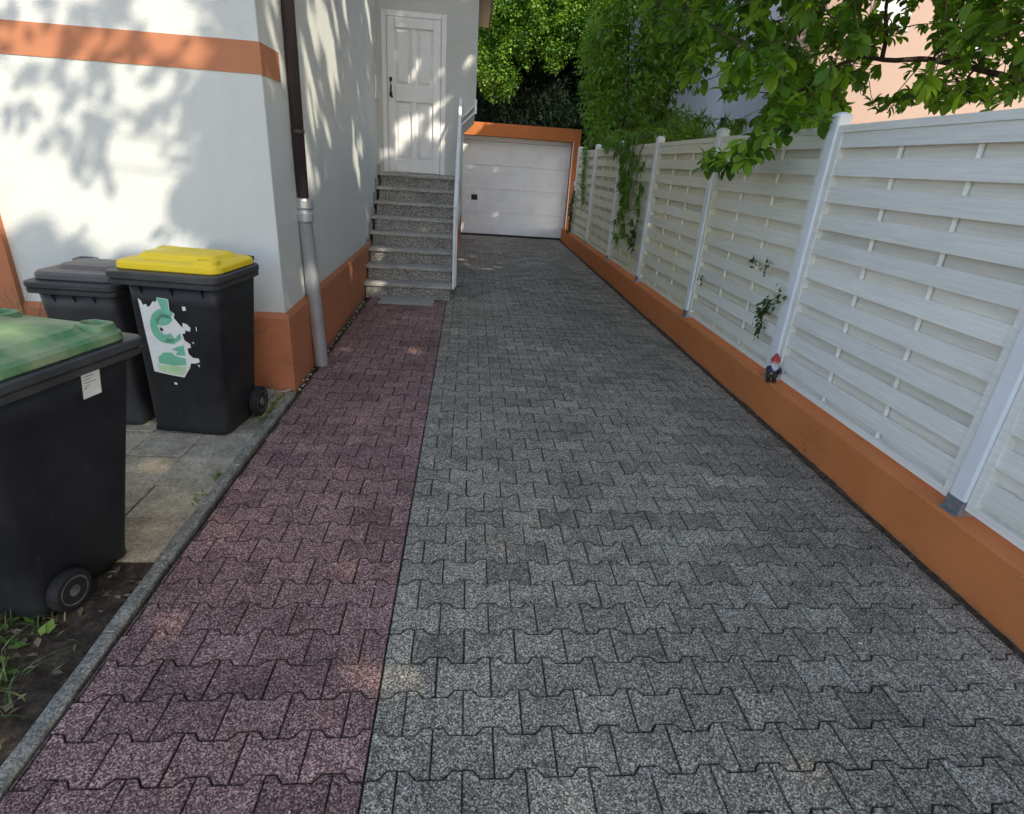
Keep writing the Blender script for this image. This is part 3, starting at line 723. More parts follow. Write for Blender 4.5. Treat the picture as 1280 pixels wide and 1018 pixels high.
addp([(262, 372), (300, 345), (345, 355), (352, 372), (330, 392), (300, 400), (275, 396)], MAT['sgreen'], 'sticker_mark')
addp([(310, 452), (350, 456), (385, 425), (388, 452), (350, 476), (312, 474)], MAT['sgreen'], 'sticker_mark')
addp([(335, 500), (365, 486), (398, 478), (404, 524), (352, 524), (366, 506)], MAT['sgreen'], 'sticker_mark')
addp([(262, 540), (290, 516), (330, 514), (352, 528), (402, 536), (404, 566), (330, 572), (262, 566)], MAT['sgreen'], 'sticker_mark')
addp([(250, 572), (404, 574), (394, 600), (384, 616), (300, 608), (258, 600)], MAT['slime'], 'sticker_mark')
addp([(284, 404), (304, 414), (296, 424), (286, 420)], MAT['iron'], 'sticker_mark')
for pts in ([(402, 380), (424, 386), (440, 400), (436, 416), (414, 412), (400, 398)], [(404, 312), (422, 312), (424, 328), (408, 330)], [(330, 650), (348, 652), (346, 662), (332, 660)], [(440, 460), (452, 462), (450, 470)], [(462, 560), (474, 562), (470, 572)], [(466, 392), (470, 394), (471, 412), (467, 411)]):
    sticker_poly('sticker_scrap', sp(pts), MAT['paper'], ybody, .0018)
# address label on the green lidded bin's flank (its local -x side faces the driveway)
def on_side(v, z, lift=.002):
    k = z/(NB['H']*.93); w = NB['bot'][0]+(NB['top'][0]-.07-NB['bot'][0])*k
    return (NB['shift'][0]*k-(w/2)-lift, NB['shift'][1]*k+v, z)
def side_rect(name, v0, v1, z0, z1, mat, parent, lift):
    return py(name, [on_side(v0, z0, lift), on_side(v1, z0, lift), on_side(v1, z1, lift), on_side(v0, z1, lift)], [(0, 1, 2, 3)], parent, mat)
lb = side_rect('label', -.150, -.072, .765, .86, MAT['paper'], nbody, .0018)
for k, (a_, b_) in enumerate(((-.082, -.122), (-.082, -.112), (-.082, -.132), (-.082, -.102))):
    side_rect('label_print', b_, a_, .845-.012*k, .848-.012*k, MAT['sgrey'], lb, .0030)
side_rect('label_print', -.089, -.081, .800, .804, MAT['iron'], lb, .0030)

# ------------------------------------------------------------------ foliage engine
def leaf_mesh(name, P, D, N, L, W, mat, var, kind='simple', parent=None):
    """P base points, D directions, N normals (n,3), L lengths, W widths"""
    n = len(P); D = D/np.linalg.norm(D, axis=1, keepdims=True)
    S_ = np.cross(D, N); S_ /= np.linalg.norm(S_, axis=1, keepdims=True)+1e-9
    U = np.cross(S_, D)
    L = L[:, None]; W = W[:, None]
    if kind == 'simple':    # folded rhombus: 4 outline points on 2 triangles each side of the midrib
        pts = [P, P+D*L*.45+S_*W*.5+U*W*.14, P+D*L-U*L*.06, P+D*L*.45-S_*W*.5+U*W*.14]
        F = np.array([[0, 1, 2], [0, 2, 3]])
    elif kind == 'lance':
        pts = [P, P+D*L*.3+S_*W*.5, P+D*L-U*L*.25, P+D*L*.3-S_*W*.5]
        F = np.array([[0, 1, 2], [0, 2, 3]])
    else:                   # big obovate leaf with a drooping tip
        o = []
        for t, w, u in ((.0, .0, 0), (.22, .22, .02), (.5, .46, .03), (.75, .47, -.01), (.92, .24, -.06), (1.0, 0, -.12)):
            o.append((t, w, u))
        pts = [P+D*L*o[0][0]]
        for t, w, u in o[1:5]: pts += [P+D*L*t+S_*W*w+U*(L*u+W*w*.30), P+D*L*t+U*L*u, P+D*L*t-S_*W*w+U*(L*u+W*w*.30)]
        pts.append(P+D*L+U*L*o[5][2])
        F = []
        F += [[0, 1, 2, 2], [0, 2, 3, 3]]
        for q in range(3):
            b = 1+3*q; F += [[b, b+3, b+4, b+1], [b+1, b+4, b+5, b+2]]
        F += [[10, 13, 11, 11], [11, 13, 12, 12]]
        F = F
    k = len(pts); V = np.stack(pts, 1).reshape(-1, 3)
    me = bpy.data.meshes.new(name)
    if kind in ('simple', 'lance'):
        Fa = (F[None]+np.arange(n)[:, None, None]*k).reshape(-1, 3); m_ = len(Fa)
        me.vertices.add(len(V)); me.vertices.foreach_set('co', V.ravel())
        me.loops.add(m_*3); me.loops.foreach_set('vertex_index', Fa.ravel())
        me.polygons.add(m_); me.polygons.foreach_set('loop_start', np.arange(m_)*3); me.polygons.foreach_set('loop_total', np.full(m_, 3))
        vv = np.repeat(var, len(F))
    else:
        tris = [f[:3] for f in F if f[2] == f[3]]; quads = [f for f in F if f[2] != f[3]]
        tri2 = tris+[[q[0], q[1], q[2]] for q in quads]+[[q[0], q[2], q[3]] for q in quads]
        Fa = (np.array(tri2)[None]+np.arange(n)[:, None, None]*k).reshape(-1, 3); m_ = len(Fa)
        me.vertices.add(len(V)); me.vertices.foreach_set('co', V.ravel())
        me.loops.add(m_*3); me.loops.foreach_set('vertex_index', Fa.ravel())
        me.polygons.add(m_); me.polygons.foreach_set('loop_start', np.arange(m_)*3); me.polygons.foreach_set('loop_total', np.full(m_, 3))
        vv = np.repeat(var, len(tri2))
    me.update(calc_edges=True)
    at = me.attributes.new('var', 'FLOAT', 'FACE'); at.data.foreach_set('value', vv.astype(np.float32))
    if kind == 'big': me.polygons.foreach_set('use_smooth', [True]*len(me.polygons))
    return link(name, me, parent, mat)
def unit(n):
    v = rng.normal(size=(n, 3)); return v/np.linalg.norm(v, axis=1, keepdims=True)
def in_poly(x, y, poly):
    x = np.nan_to_num(x, nan=-1e6); y = np.nan_to_num(y, nan=-1e6)
    c = np.zeros(len(x), bool); n = len(poly)
    for i in range(n):
        x1, y1 = poly[i]; x2, y2 = poly[i-1]
        t = ((y1 > y) != (y2 > y)) & (x < (x2-x1)*(y-y1)/((y2-y1) if y2 != y1 else 1e-9)+x1); c ^= t
    return c
SDn = np.array(SD)
def light_xy(P):
    """where the sun carries point P's shadow on the plane of the house front (y=4)"""
    t = (4-P[:, 1])/(-SDn[1]); return P[:, 0]-SDn[0]*t, P[:, 2]-SDn[2]*t
def clumps(centres, n_per, sig, lens, wr, droop=.3, spread=1.0):
    """leaf clusters: each centre gets n_per leaves pointing outwards"""
    m_ = len(centres); P0 = np.repeat(centres, n_per, 0)
    d = unit(m_*n_per); d[:, 2] -= droop; P = P0+d*rng.uniform(0, 1, (len(P0), 1))**.5*sig
    dirs = d*spread+unit(len(P0))*.5; nrm = unit(len(P0))*.55+np.array([0, 0, 1.])
    L = rng.uniform(lens[0], lens[1], len(P0)); return P, dirs, nrm, L, L*wr
def limb(g, a, b, r0, r1, seg=7, wob=.12):
    a, b = Vector(a), Vector(b); pts = []; rs = []; l = (b-a).length
    ph = random.random()*6
    for i in range(seg+1):
        t = i/seg; p = a.lerp(b, t)
        w_ = wob*l*math.sin(math.pi*t)*.35
        p += Vector((math.sin(ph+t*5)*w_, math.cos(ph*2+t*4)*w_, math.sin(ph+t*7)*w_*.6)); pts.append(p); rs.append(r0+(r1-r0)*t)
    g.tube(pts, rs, 8, a=.5); return pts
#FOLIAGE
# ------------------------------------------------------------------ canopy that shades the driveway
def in_ell(P, c, r): return (((P-np.array(c))/np.array(r))**2).sum(1) < 1
def holes_mask(X, Z):
    """light-space gaps in the canopy: where the sun gets through"""
    h = np.zeros(len(X), bool)
    for (x, z, rx, rz, a) in HOLES:
        dx, dz = X-x, Z-z; u = dx*math.cos(a)+dz*math.sin(a); v = -dx*math.sin(a)+dz*math.cos(a)
        h |= (u/rx)**2+(v/rz)**2 < 1
    return h
def to_light(x, y, z):
    t = (4-y)/(-SDn[1]); return x-SDn[0]*t, z-SDn[2]*t
HOLES = []
hr = random.Random(5)
def hole(p, rx, rz, a=0): X, Z = to_light(*p); HOLES.append((X, Z, rx, rz, a))
for yc, zc, n, s in ((5.0, 1.5, 16, .26), (5.3, 2.4, 14, .3), (6.0, 2.6, 16, .3), (5.9, 1.9, 6, .3), (7.1, 1.5, 14, .22), (7.3, 2.1, 5, .3), (6.9, 2.9, 10, .3), (4.35, .75, 3, .1), (4.4, 2.4, 6, .2), (6.2, .4, 3, .15), (8.2, 3.2, 8, .3)):
    for k in range(int(n*1.7)): hole((-1.3, yc+hr.gauss(0, s), zc+hr.gauss(0, s)), hr.uniform(.02, .05), hr.uniform(.035, .09), hr.uniform(-.5, .5))
for (x, z, n, s) in ((-.55, 1.98, 16, .11), (-.95, 1.88, 12, .12), (-1.1, 1.75, 6, .08), (-.6, 2.3, 2, .1), (-.75, 2.75, 1, .05), (-.10, 2.9, 3, .09), (-.15, 3.2, 2, .08)):
    for k in range(n): hole((x+hr.gauss(0, s), 9.1, z+hr.gauss(0, s)), hr.uniform(.03, .07), hr.uniform(.02, .05), .7)
for (x, y, l) in ((-.15, 1.46, .10), (-.34, 1.36, .08), (-.25, 1.42, .09), (.86, 1.12, .07), (.96, 1.13, .08), (1.06, 1.12, .05), (.78, 1.46, .05), (-.08, 1.40, .06)):
    hole((x, y, 0), .030, l*1.05, .35)
for (x, y, z) in ((-.25, 8.2, .9), (-1.15, 7.2, .12), (-1.05, 7.6, .5), (-1.6, 1.5, 1.05), (-1.8, 1.9, 1.06), (-1.55, 1.95, 1.06)): hole((x, y, z), .07, .06)
for k in range(46): HOLES.append((hr.uniform(4.8, 7.6), hr.uniform(4.2, 7.4), hr.uniform(.14, .3), hr.uniform(.14, .3), 0))
lr = np.random.default_rng(3)
BLOBS = [(-2.25+lr.normal()*.28, 1.75+lr.normal()*.36, lr.uniform(.05, .13)) for _ in range(24)]+[(-2.0+lr.normal()*.3, 2.2+lr.normal()*.3, lr.uniform(.06, .13)) for _ in range(18)]
def lit(X, Z):
    edge = -1.78+.16*np.sin(Z*3.1+1)+.08*np.sin(Z*9)
    low = 1.02+.10*np.sin(X*4)+.05*np.sin(X*11)
    L_ = (X < edge) & (Z > low)
    return L_
SHADE = [dict(c=(5.6, -6.6, 6.0), r=(4.2, 4.0, 3.8), t=(6.3, -6.8), n='leafy shade tree standing behind the photographer, right of the driveway'),
         dict(c=(4.4, -.9, 7.0), r=(3.4, 3.6, 4.2), t=(4.7, -1.2), n='leafy tree in the neighbouring garden, nearest the driveway entrance'),
         dict(c=(6.9, 8.0, 5.7), r=(3.3, 3.2, 2.9), t=(7.95, 7.4), n='leafy tree in the neighbouring garden, beyond the overhanging one')]
T1C = dict(c=(5.4, 4.0, 6.3), r=(3.6, 3.6, 3.7))
cells = {}
def canopy(c, r, n_cand, per_cell=5, size=(.22, .30)):
    P = np.array(c)+(rng.uniform(-1, 1, (n_cand, 3)))*np.array(r)
    P = P[in_ell(P, c, r)]
    X, Z = light_xy(P); px, pyy = project(P)
    vis = (px > -80) & (px < 1360) & (pyy > -60) & (pyy < 1100)
    P = P[~vis & (P[:, 0] > 1.2)]; n = len(P)
    nrm = unit(n)*.45+SDn[None]; d = unit(n); d[:, 2] -= .3
    L = rng.uniform(*size, n)
    d = d-nrm*(d*nrm).sum(1, keepdims=True)/(nrm**2).sum(1, keepdims=True)
    d /= np.linalg.norm(d, axis=1, keepdims=True)
    side = np.cross(d, nrm); side /= np.linalg.norm(side, axis=1, keepdims=True)
    ok = np.ones(n, bool)           # a leaf goes when any of its outline points would close a gap
    for u, v in ((0, 0), (-.5, 0), (.5, 0), (0, .31), (0, -.31), (.25, .15), (-.25, -.15), (.25, -.15), (-.25, .15)):
        Xq, Zq = light_xy(P+d*(L*u)[:, None]+side*(L*v)[:, None]); ok &= ~lit(Xq, Zq) & ~holes_mask(Xq, Zq)
    P, d, nrm, L = P[ok], d[ok], nrm[ok], L[ok]; X, Z = light_xy(P); keep = []
    for i, (a, b) in enumerate(zip(np.floor(X/.2).astype(int), np.floor(Z/.2).astype(int))):
        k = cells.get((a, b), 0)
        if k < per_cell: cells[(a, b)] = k+1; keep.append(i)
    P, d, nrm, L = P[keep], d[keep], nrm[keep], L[keep]
    return P-d*L[:, None]*.5, d, nrm, L, L*.62
def tree_wood(t, trunk, top, c, r, nl, mat='bark', r0=.2):
    g = G(); limb(g, (trunk[0], trunk[1], -.05), top, r0, r0*.55, 8, .04); g.build('trunk', MAT[mat], t, smooth=True)
    g = G()
    for k in range(nl):
        v = unit(1)[0]; v[2] = abs(v[2])*.8-.2
        e = np.array(c)+v*np.array(r)*.85
        X, Z = light_xy(e[None]); 
        if lit(X, Z)[0]: continue
        p = limb(g, top if k % 2 else tuple(Vector((trunk[0], trunk[1], 0)).lerp(Vector(top), .75)), tuple(e), r0*.38, .02)
        for q in range(2):
            s = p[3+q*2]; v2 = unit(1)[0]*.9; limb(g, s, tuple(s+Vector(v2)), .03, .008, 4)
    g.build('branches', MAT[mat], t, smooth=True)
for s in SHADE:
    t = empty('garden_tree', (s['t'][0], s['t'][1], 0), label=s['n'], cat='tree', group='garden trees beyond the fence'); t.location = (0, 0, 0)
    a = canopy(s['c'], s['r'], 110000); tree_wood(t, s['t'], (s['t'][0]-.3, s['t'][1], s['c'][2]-1), s['c'], s['r'], 9)
    leaf_mesh('crown', *a[:5], MAT['leaf_shade'], rng.random(len(a[0])), 'simple', t)
    if s['t'][0] == 4.7:      # fine outer twigs whose shadows dapple the house front
        B = np.array(BLOBS); Q = []
        for bx, bz, br in B:
            sdep = lr.uniform(3.4, 4.4)
            for q in range(int(2+br*26)):
                a_, r_2 = lr.uniform(0, 6.28), br*lr.random()**.5; Q.append((bx+.83*sdep+r_2*math.cos(a_), 4-sdep, bz+1.016*sdep+r_2*math.sin(a_)))
        Q = np.array(Q); n = len(Q); d = unit(n); L = rng.uniform(.10, .17, n)
        leaf_mesh('outer_leaves', Q, d, unit(n)*.4+SDn[None], L, L*.52, MAT['leaf_shade'], rng.random(n), 'simple', t)
        g = G()
        for k in range(7): b_ = BLOBS[k*3]; limb(g, (4.0, -1.0, 6.4), (b_[0]+.83*3.9, 4-3.9, b_[1]+1.016*3.9), .02, .005, 6, .05)
        g.build('outer_twigs', MAT['bark'], t)

# ------------------------------------------------------------------ broad-leaved tree hanging over the fence
t1 = empty('overhanging_tree', (0, 0, 0), label='broad leaved tree whose branches hang over the white fence at upper right', cat='tree')
g = G(); limb(g, (5.75, 5.6, -.05), (5.3, 5.4, 4.6), .17, .10, 8, .03); g.build('trunk', MAT['bark'], t1, smooth=True)
VIS1 = [(1900, 128), (1281, 134), (1180, 141), (1120, 146), (1070, 152), (1048, 158), (1036, 176), (1020, 172), (1000, 205), (985, 196), (965, 192), (950, 205), (925, 208), (908, 216), (893, 214), (878, 196), (905, 178), (940, 168), (958, 140), (972, 118), (968, 104), (945, 108), (925, 116), (905, 116), (912, 92), (888, 92), (868, 108), (850, 98), (835, 70), (815, 45), (800, 20), (790, -30), (780, -700), (1900, -700)]
THIN1 = [(1046, 146), (1060, 105), (1088, 82), (1092, 50), (1105, 22), (1135, -20), (1166, -10), (1172, 25), (1160, 60), (1200, 88), (1270, 84), (1262, 100), (1150, 106), (1100, 128)]
TRUNKS = [((5.4, 5.45, 2.45), (4.3, 5.5, 2.72), .036), ((4.3, 5.5, 2.72), (3.35, 5.48, 2.70), .026), ((3.55, 5.49, 2.70), (3.40, 5.42, 3.15), .020), ((3.40, 5.42, 3.15), (3.15, 5.5, 3.7), .018), ((3.35, 5.48, 2.70), (2.75, 5.1, 2.45), .016), ((2.8, 5.1, 2.46), (2.3, 4.75, 2.12), .012),
          ((5.4, 5.4, 3.3), (3.0, 5.9, 3.6), .045), ((3.0, 5.9, 3.6), (2.1, 6.2, 3.3), .022), ((5.35, 5.4, 4.0), (3.4, 4.2, 4.0), .05), ((5.4, 5.4, 3.6), (4.2, 6.8, 3.9), .05), ((4.2, 6.8, 3.9), (2.5, 8.0, 3.7), .03),
          ((5.4, 5.4, 3.0), (4.6, 4.5, 3.0), .03), ((3.25, 5.45, 3.5), (2.3, 5.2, 3.4), .02), ((4.3, 5.5, 2.6), (4.2, 4.9, 2.3), .012), ((4.0, 5.5, 2.66), (4.02, 5.3, 3.2), .010), ((4.4, 5.5, 2.62), (4.5, 5.2, 3.1), .010)]
g = G(); bpts = []
for a, b, r in TRUNKS: bpts += [tuple(p) for p in limb(g, a, b, r, r*.62, 9, .10)]
g.build('branches', MAT['bark'], t1, smooth=True)
def box_pts(n, x0, x1, y0, y1, z0, z1): return rng.uniform((x0, y0, z0), (x1, y1, z1), (n, 3))
P = box_pts(52000, 1.5, 6.5, 3.9, 8.6, 1.95, 4.6)
px, pyy = project(P); m_ = in_poly(px, pyy, VIS1) & in_poly(px, pyy+14, VIS1+[])
thin = in_poly(px, pyy, THIN1)
dens = np.where(thin, .13, 1.0)
# clumpy density field
fld = .5+.5*np.sin(P[:, 0]*4.1+P[:, 1]*2.3)*np.sin(P[:, 1]*3.3-P[:, 2]*4.7+1)
m_ &= rng.random(len(P)) < dens*(.35+.65*fld)
P = P[m_]
# fewer clusters where many already overlap, so that light and openings remain
P = P[:2100]
Pl = box_pts(30000, 1.6, 3.2, 3.9, 5.6, 1.66, 2.5); px, pyy = project(Pl)
m2 = in_poly(px, pyy, VIS1) & (pyy > 95) & (px < 1050) & ((Pl[:, 2] > 2.08) | (Pl[:, 0] < 2.16)); Pl = Pl[m2][:75]; P = np.concatenate([P, Pl])
print('T1 clusters', len(P), 'of', m_.sum())
def whorls(P, n, lens, wr, droop=.35):
    m_ = len(P); axis = unit(m_)*.7+np.array([-.35, -.25, -.15]); axis /= np.linalg.norm(axis, axis=1, keepdims=True)
    up = np.array([0, 0, 1.]); s = np.cross(axis, up); s /= np.linalg.norm(s, axis=1, keepdims=True); v = np.cross(s, axis)
    out = [[], [], [], []]
    for k in range(n):
        a = 2*math.pi*k/n+rng.uniform(-.4, .4, m_); op = rng.uniform(.55, 1.1, m_)
        d = axis*np.cos(op)[:, None]+(s*np.cos(a)[:, None]+v*np.sin(a)[:, None])*np.sin(op)[:, None]; d[:, 2] -= droop*rng.uniform(.4, 1.3, m_)
        back = rng.uniform(0, .10, m_)[:, None]
        nn = np.array([0, 0, 1.])+unit(m_)*.45
        out[0].append(P-axis*back); out[1].append(d); out[2].append(nn); out[3].append(rng.uniform(*lens, m_))
    return np.concatenate(out[0]), np.concatenate(out[1]), np.concatenate(out[2]), np.concatenate(out[3]), axis
Pw, Dw, Nw, Lw, ax = whorls(P, 8, (.085, .155), .5)
cv = np.tile(np.clip(rng.normal(.42, .22, len(P))+.25*(P[:, 1] < 5)*(rng.random(len(P)) < .3), 0, 1), 8); var = np.clip(cv+rng.normal(0, .1, len(cv)), 0, 1)
leaf_mesh('crown', Pw, Dw, Nw, Lw, Lw*.48, MAT['leaf_big'], var, 'big', t1)
g = G(); bp = [np.array(b_) for b_ in bpts]; nodes = np.array(bp)
order = np.argsort([((nodes-p)**2).sum(1).min() for p in P]); nodes = list(nodes)
for i in order:     # each shoot joins the nearest wood already there, so the twigs fork like a tree's
    p, a = P[i], ax[i]; A_ = np.array(nodes); q = A_[np.argmin(((A_-p)**2).sum(1))]; l = np.linalg.norm(q-p)
    e = p-a*min(.08, l*.4); mid = (q+e)/2+unit(1)[0]*.06*l; nodes += [mid, e]
    g.tube([tuple(q), tuple(mid), tuple(e), tuple(p)], [.0055, .0042, .003, .0018], 5, False, .5)
g.build('twigs', MAT['twig'], t1)
a = canopy(T1C['c'], T1C['r'], 110000)
leaf_mesh('upper_crown', *a[:5], MAT['leaf_shade'], rng.random(len(a[0])), 'simple', t1)
g = G()
for k in range(8):
    v = unit(1)[0]; v[2] = abs(v[2])*.7; e = np.array(T1C['c'])+v*np.array(T1C['r'])*.8
    X_, Y_ = project(np.array([e]))
    if not (0 < X_[0] < 1280 and 0 < Y_[0] < 1018): limb(g, (5.3, 5.4, 4.5), tuple(e), .07, .02)
g.build('upper_branches', MAT['bark'], t1, smooth=True)

# ------------------------------------------------------------------ far trees
# bright small-leaved tree, hanging in tongues behind the garage
t2 = empty('maple_tree', (0, 0, 0), label='bright green small leaved tree hanging in bunches above the garage roof', cat='tree')
g = G(); limb(g, (2.3, 22.6, 0), (1.9, 22.2, 8.5), .22, .12); g.build('trunk', MAT['bark'], t2, smooth=True)
g = G()
for e in ((.4, 20.8, 6.5), (1.4, 20.4, 6.2), (2.6, 20.3, 6.4), (3.4, 20.6, 6.6), (0, 21.5, 7.5), (3.8, 21.4, 7.6)): limb(g, (1.95, 22.3, 7.0), e, .07, .02)
g.build('branches', MAT['bark'], t2, smooth=True)
cen = []
tr_ = random.Random(9)
tongues = [(602, 40, 100, .45), (612, 60, 118, .3), (636, 80, 118, .25), (622, -10, 70, .5), (645, -20, 62, .5), (655, 10, 75, .35), (668, -30, 45, .4), (672, 0, 50, .3), (690, 20, 80, .35), (684, 50, 76, .3), (703, -20, 62, .4), (694, 62, 84, .25), (717, 10, 60, .35), (724, 0, 45, .35), (732, -20, 40, .4), (746, -30, 28, .4), (612, 0, 40, .4), (660, -60, 0, .5), (700, -70, -5, .5), (640, -70, 0, .5), (745, -70, -10, .5)]
for px_, a_, b_, wd in tongues:
    for k in range(int(abs(b_-a_)/3.2)+2):
        yy = a_+(b_-a_)*(k+tr_.random())/(abs(b_-a_)/3.2+2); y = 20.6+tr_.uniform(-.7, .9); d = pix_ray(px_+tr_.gauss(0, 6), yy); s = y/d.y
        cen.append((d.x*s, y, 1.65+d.z*s))
cen = np.array(cen)
P, D, N, L, W_ = clumps(cen, 60, .24, (.06, .10), .85, .5)
var = np.clip(np.repeat(np.clip(rng.normal(.45, .26, len(cen)), 0, 1), 60)+rng.normal(0, .14, len(P)), 0, 1)
leaf_mesh('crown', P, D, N, L, W_, MAT['leaf_maple'], var, 'simple', t2)
P = box_pts(900, -2.5, 5.0, 20.5, 24.5, 5.6, 10.5); P, D, N, L, W_ = clumps(P, 22, .40, (.12, .2), .8, .4)
leaf_mesh('upper_crown', P, D, N, L, W_, MAT['leaf_maple'], np.clip(rng.normal(.3, .2, len(P)), 0, 1), 'simple', t2)
# dark conifer right behind the garage
t3 = empty('dark_conifer', (0, 0, 0), label='dark green conifer rising right behind the flat garage roof', cat='tree')
g = G(); limb(g, (1.6, 22.2, 0), (1.6, 22.2, 5.0), .16, .03); g.build('trunk', MAT['bark'], t3, smooth=True)
P = np.array([1.7, 21.9, 2.4])+unit(1500)*rng.uniform(.55, 1, (1500, 1))*np.array([2.1, 1.1, 2.4]); P = P[P[:, 2] > .3]
P, D, N, L, W_ = clumps(P, 26, .28, (.14, .26), .16, -.4)
leaf_mesh('crown', P, D, N, L, W_, MAT['leaf_dark'], rng.random(len(P)), 'lance', t3)
# leafy bush between garage and the neighbour's house
t4 = empty('leafy_bush', (0, 0, 0), label='tall leafy green bush between the garage corner and the grey white house', cat='bush')
g = G()
for e in ((2.6, 13.6, 4.0), (3.0, 14, 5.0), (3.6, 14.2, 5.2), (4.2, 14, 4.4), (3.9, 13.4, 3.2), (3.1, 13.3, 4.4)): limb(g, (3.3, 14.0, 0), e, .045, .01)
g.build('stems', MAT['bark'], t4, smooth=True)
VIS4 = [(738, 188), (738, 150), (730, 130), (726, 104), (730, 84), (734, 55), (742, 25), (752, -80), (880, -80), (880, 60), (862, 104), (842, 108), (838, 128), (850, 146), (842, 156), (826, 164), (800, 172), (780, 188)]
GAP4 = [(786, -10), (806, -10), (800, 40), (797, 70), (793, 118), (782, 122), (784, 70)]
P = box_pts(7000, 2.35, 6.2, 12.6, 15.2, 1.9, 6.5); px, pyy = project(P); m_ = in_poly(px, pyy, VIS4)
fld = .5+.5*np.sin(P[:, 0]*5.1+P[:, 1]*1.3)*np.sin(P[:, 2]*4.7+P[:, 0]*2)
m_ &= rng.random(len(P)) < (.12+.6*fld)*np.where(in_poly(px, pyy, GAP4), .12, 1)
P = P[m_][:760]; nc = len(P); P, D, N, L, W_ = clumps(P, 24, .20, (.09, .17), .5, .35)
var = np.clip(np.repeat(np.clip(rng.normal(.5, .22, nc), 0, 1), 24)+rng.normal(0, .12, len(P)), 0, 1)
leaf_mesh('crown', P, D, N, L, W_, MAT['leaf_bush'], var, 'simple', t4)
# woodland mass closing the view behind the garage
P = box_pts(3600, -9, 5.4, 25.5, 29.5, .2, 15); P, D, N, L, W_ = clumps(P, 16, .6, (.25, .42), .6, .3)
o = leaf_mesh('woodland', P, D, N, L, W_, MAT['leaf_wood'], rng.random(len(P)), 'simple')
tag(o, 'dark mass of trees filling the gap behind the garage', 'trees', kind='stuff')
P = box_pts(2600, -6.5, 5.6, 30, 32, .2, 15); P, D, N, L, W_ = clumps(P, 12, .9, (.5, .8), .7, .3)
leaf_mesh('far_leaves', P, D, N, L, W_, MAT['leaf_wood'], rng.random(len(P)), 'simple', o)

# ------------------------------------------------------------------ climbing and hanging plants on the fence
def fence_strand(name, label, pts, mat, n, lens, wr, kind='simple', spread=.05, grp=None, xo=2.295, cat='climbing plant', up=False):
    """pts: (y, z) polyline on the fence front; leaves scattered round it"""
    t = empty(name, (0, 0, 0), label=label, cat=cat, group=grp)
    g = G(); P3 = [(xo-.012+random.uniform(-.01, .01), y, z) for y, z in pts]
    g.tube(P3, .0035, 6, a=.4); g.build('stem', MAT['twig'], t)
    ln = np.array(P3); seg = rng.integers(0, len(ln)-1, n); tt = rng.random((n, 1)); P = ln[seg]*(1-tt)+ln[seg+1]*tt
    P = P+rng.normal(0, 1, (n, 3))*np.array([.012, spread, spread]); P[:, 0] = np.minimum(P[:, 0], xo-.004)
    D = unit(n); D[:, 0] = -abs(D[:, 0])*.6-.1; D[:, 2] -= .5
    N = unit(n)*.5+np.array([-.9, 0, .5])
    L = rng.uniform(*lens, n)
    leaf_mesh('leaves', P, D, N, L, L*wr, mat, rng.random(n), kind, t); return t
fence_strand('climbing_sprig', 'small leafy sprig growing through the fence just above the gnome', [(3.96, .90), (4.03, .84), (4.10, .78), (4.13, .70), (4.10, .62), (4.14, .54)], MAT['leaf_ivy'], 85, (.035, .06), .6, 'simple', .038, 'sprigs growing through the fence')
fence_strand('climbing_sprig', 'pair of tiny leaves poking out of the fence, highest of the sprigs above the gnome', [(4.47, 1.10), (4.43, 1.06), (4.40, 1.03)], MAT['leaf_ivy'], 9, (.03, .05), .6, 'simple', .022, 'sprigs growing through the fence')
fence_strand('climbing_sprig', 'thin twig with tiny leaves poking out right of the highest sprig', [(4.25, 1.10), (4.22, 1.06), (4.24, 1.02)], MAT['leaf_ivy'], 10, (.03, .05), .6, 'simple', .02, 'sprigs growing through the fence')
fence_strand('climbing_sprig', 'single tiny sprig on the middle fence panel', [(5.44, .76), (5.40, .72)], MAT['leaf_ivy'], 8, (.03, .05), .6, 'simple', .022, 'sprigs growing through the fence')
fence_strand('hanging_vine', 'thin green vine hanging down the fence panel nearest the garage', [(12.3, 2.02), (12.1, 1.8), (12.15, 1.5), (11.95, 1.25), (11.9, 1.0)], MAT['leaf_bamboo'], 420, (.05, .10), .35, 'lance', .085)
fence_strand('corner_ivy', 'dark ivy creeping up where the fence meets the garage pillar', [(13.2, .32), (13.05, .6), (13.1, .9), (12.95, 1.15)], MAT['leaf_ivy'], 150, (.06, .10), .7, 'simple', .08)
fence_strand('broad_leaf_shoot', 'shoot with broad dark leaves hanging low beside the third fence post', [(7.9, 1.0), (7.95, .92), (7.88, .80), (7.82, .70)], MAT['leaf_ivy'], 46, (.07, .12), .5, 'simple', .06)
tb = empty('bamboo_plant', (0, 0, 0), label='narrow leaved bamboo spilling over the fence top and down its front', cat='plant')
P = np.concatenate([box_pts(110, 2.35, 3.0, 7.9, 10.9, 2.02, 2.22), box_pts(90, 2.5, 3.4, 7.6, 9.4, 2.05, 2.42),
                    rng.normal((2.26, 8.75, 1.75), (.03, .30, .16), (26, 3)), rng.normal((2.26, 8.60, 1.35), (.03, .22, .2), (26, 3)), rng.normal((2.265, 8.5, 1.0), (.02, .25, .12), (14, 3)), rng.normal((2.265, 7.85, 1.5), (.02, .07, .2), (10, 3)), rng.normal((2.2, 9.2, 2.05), (.08, .5, .05), (30, 3))])
P[:, 0] = np.where((P[:, 2] < 2.02) & (P[:, 0] > 2.285), 2.28, P[:, 0])
nc = len(P); hang = P[:, 0] < 2.33
P0 = np.repeat(P, 15, 0); hg = np.repeat(hang, 15); d = unit(len(P0)); d[:, 2] -= np.where(hg, .8, .1); d[:, 0] = np.where(hg, -abs(d[:, 0])*.5, d[:, 0])
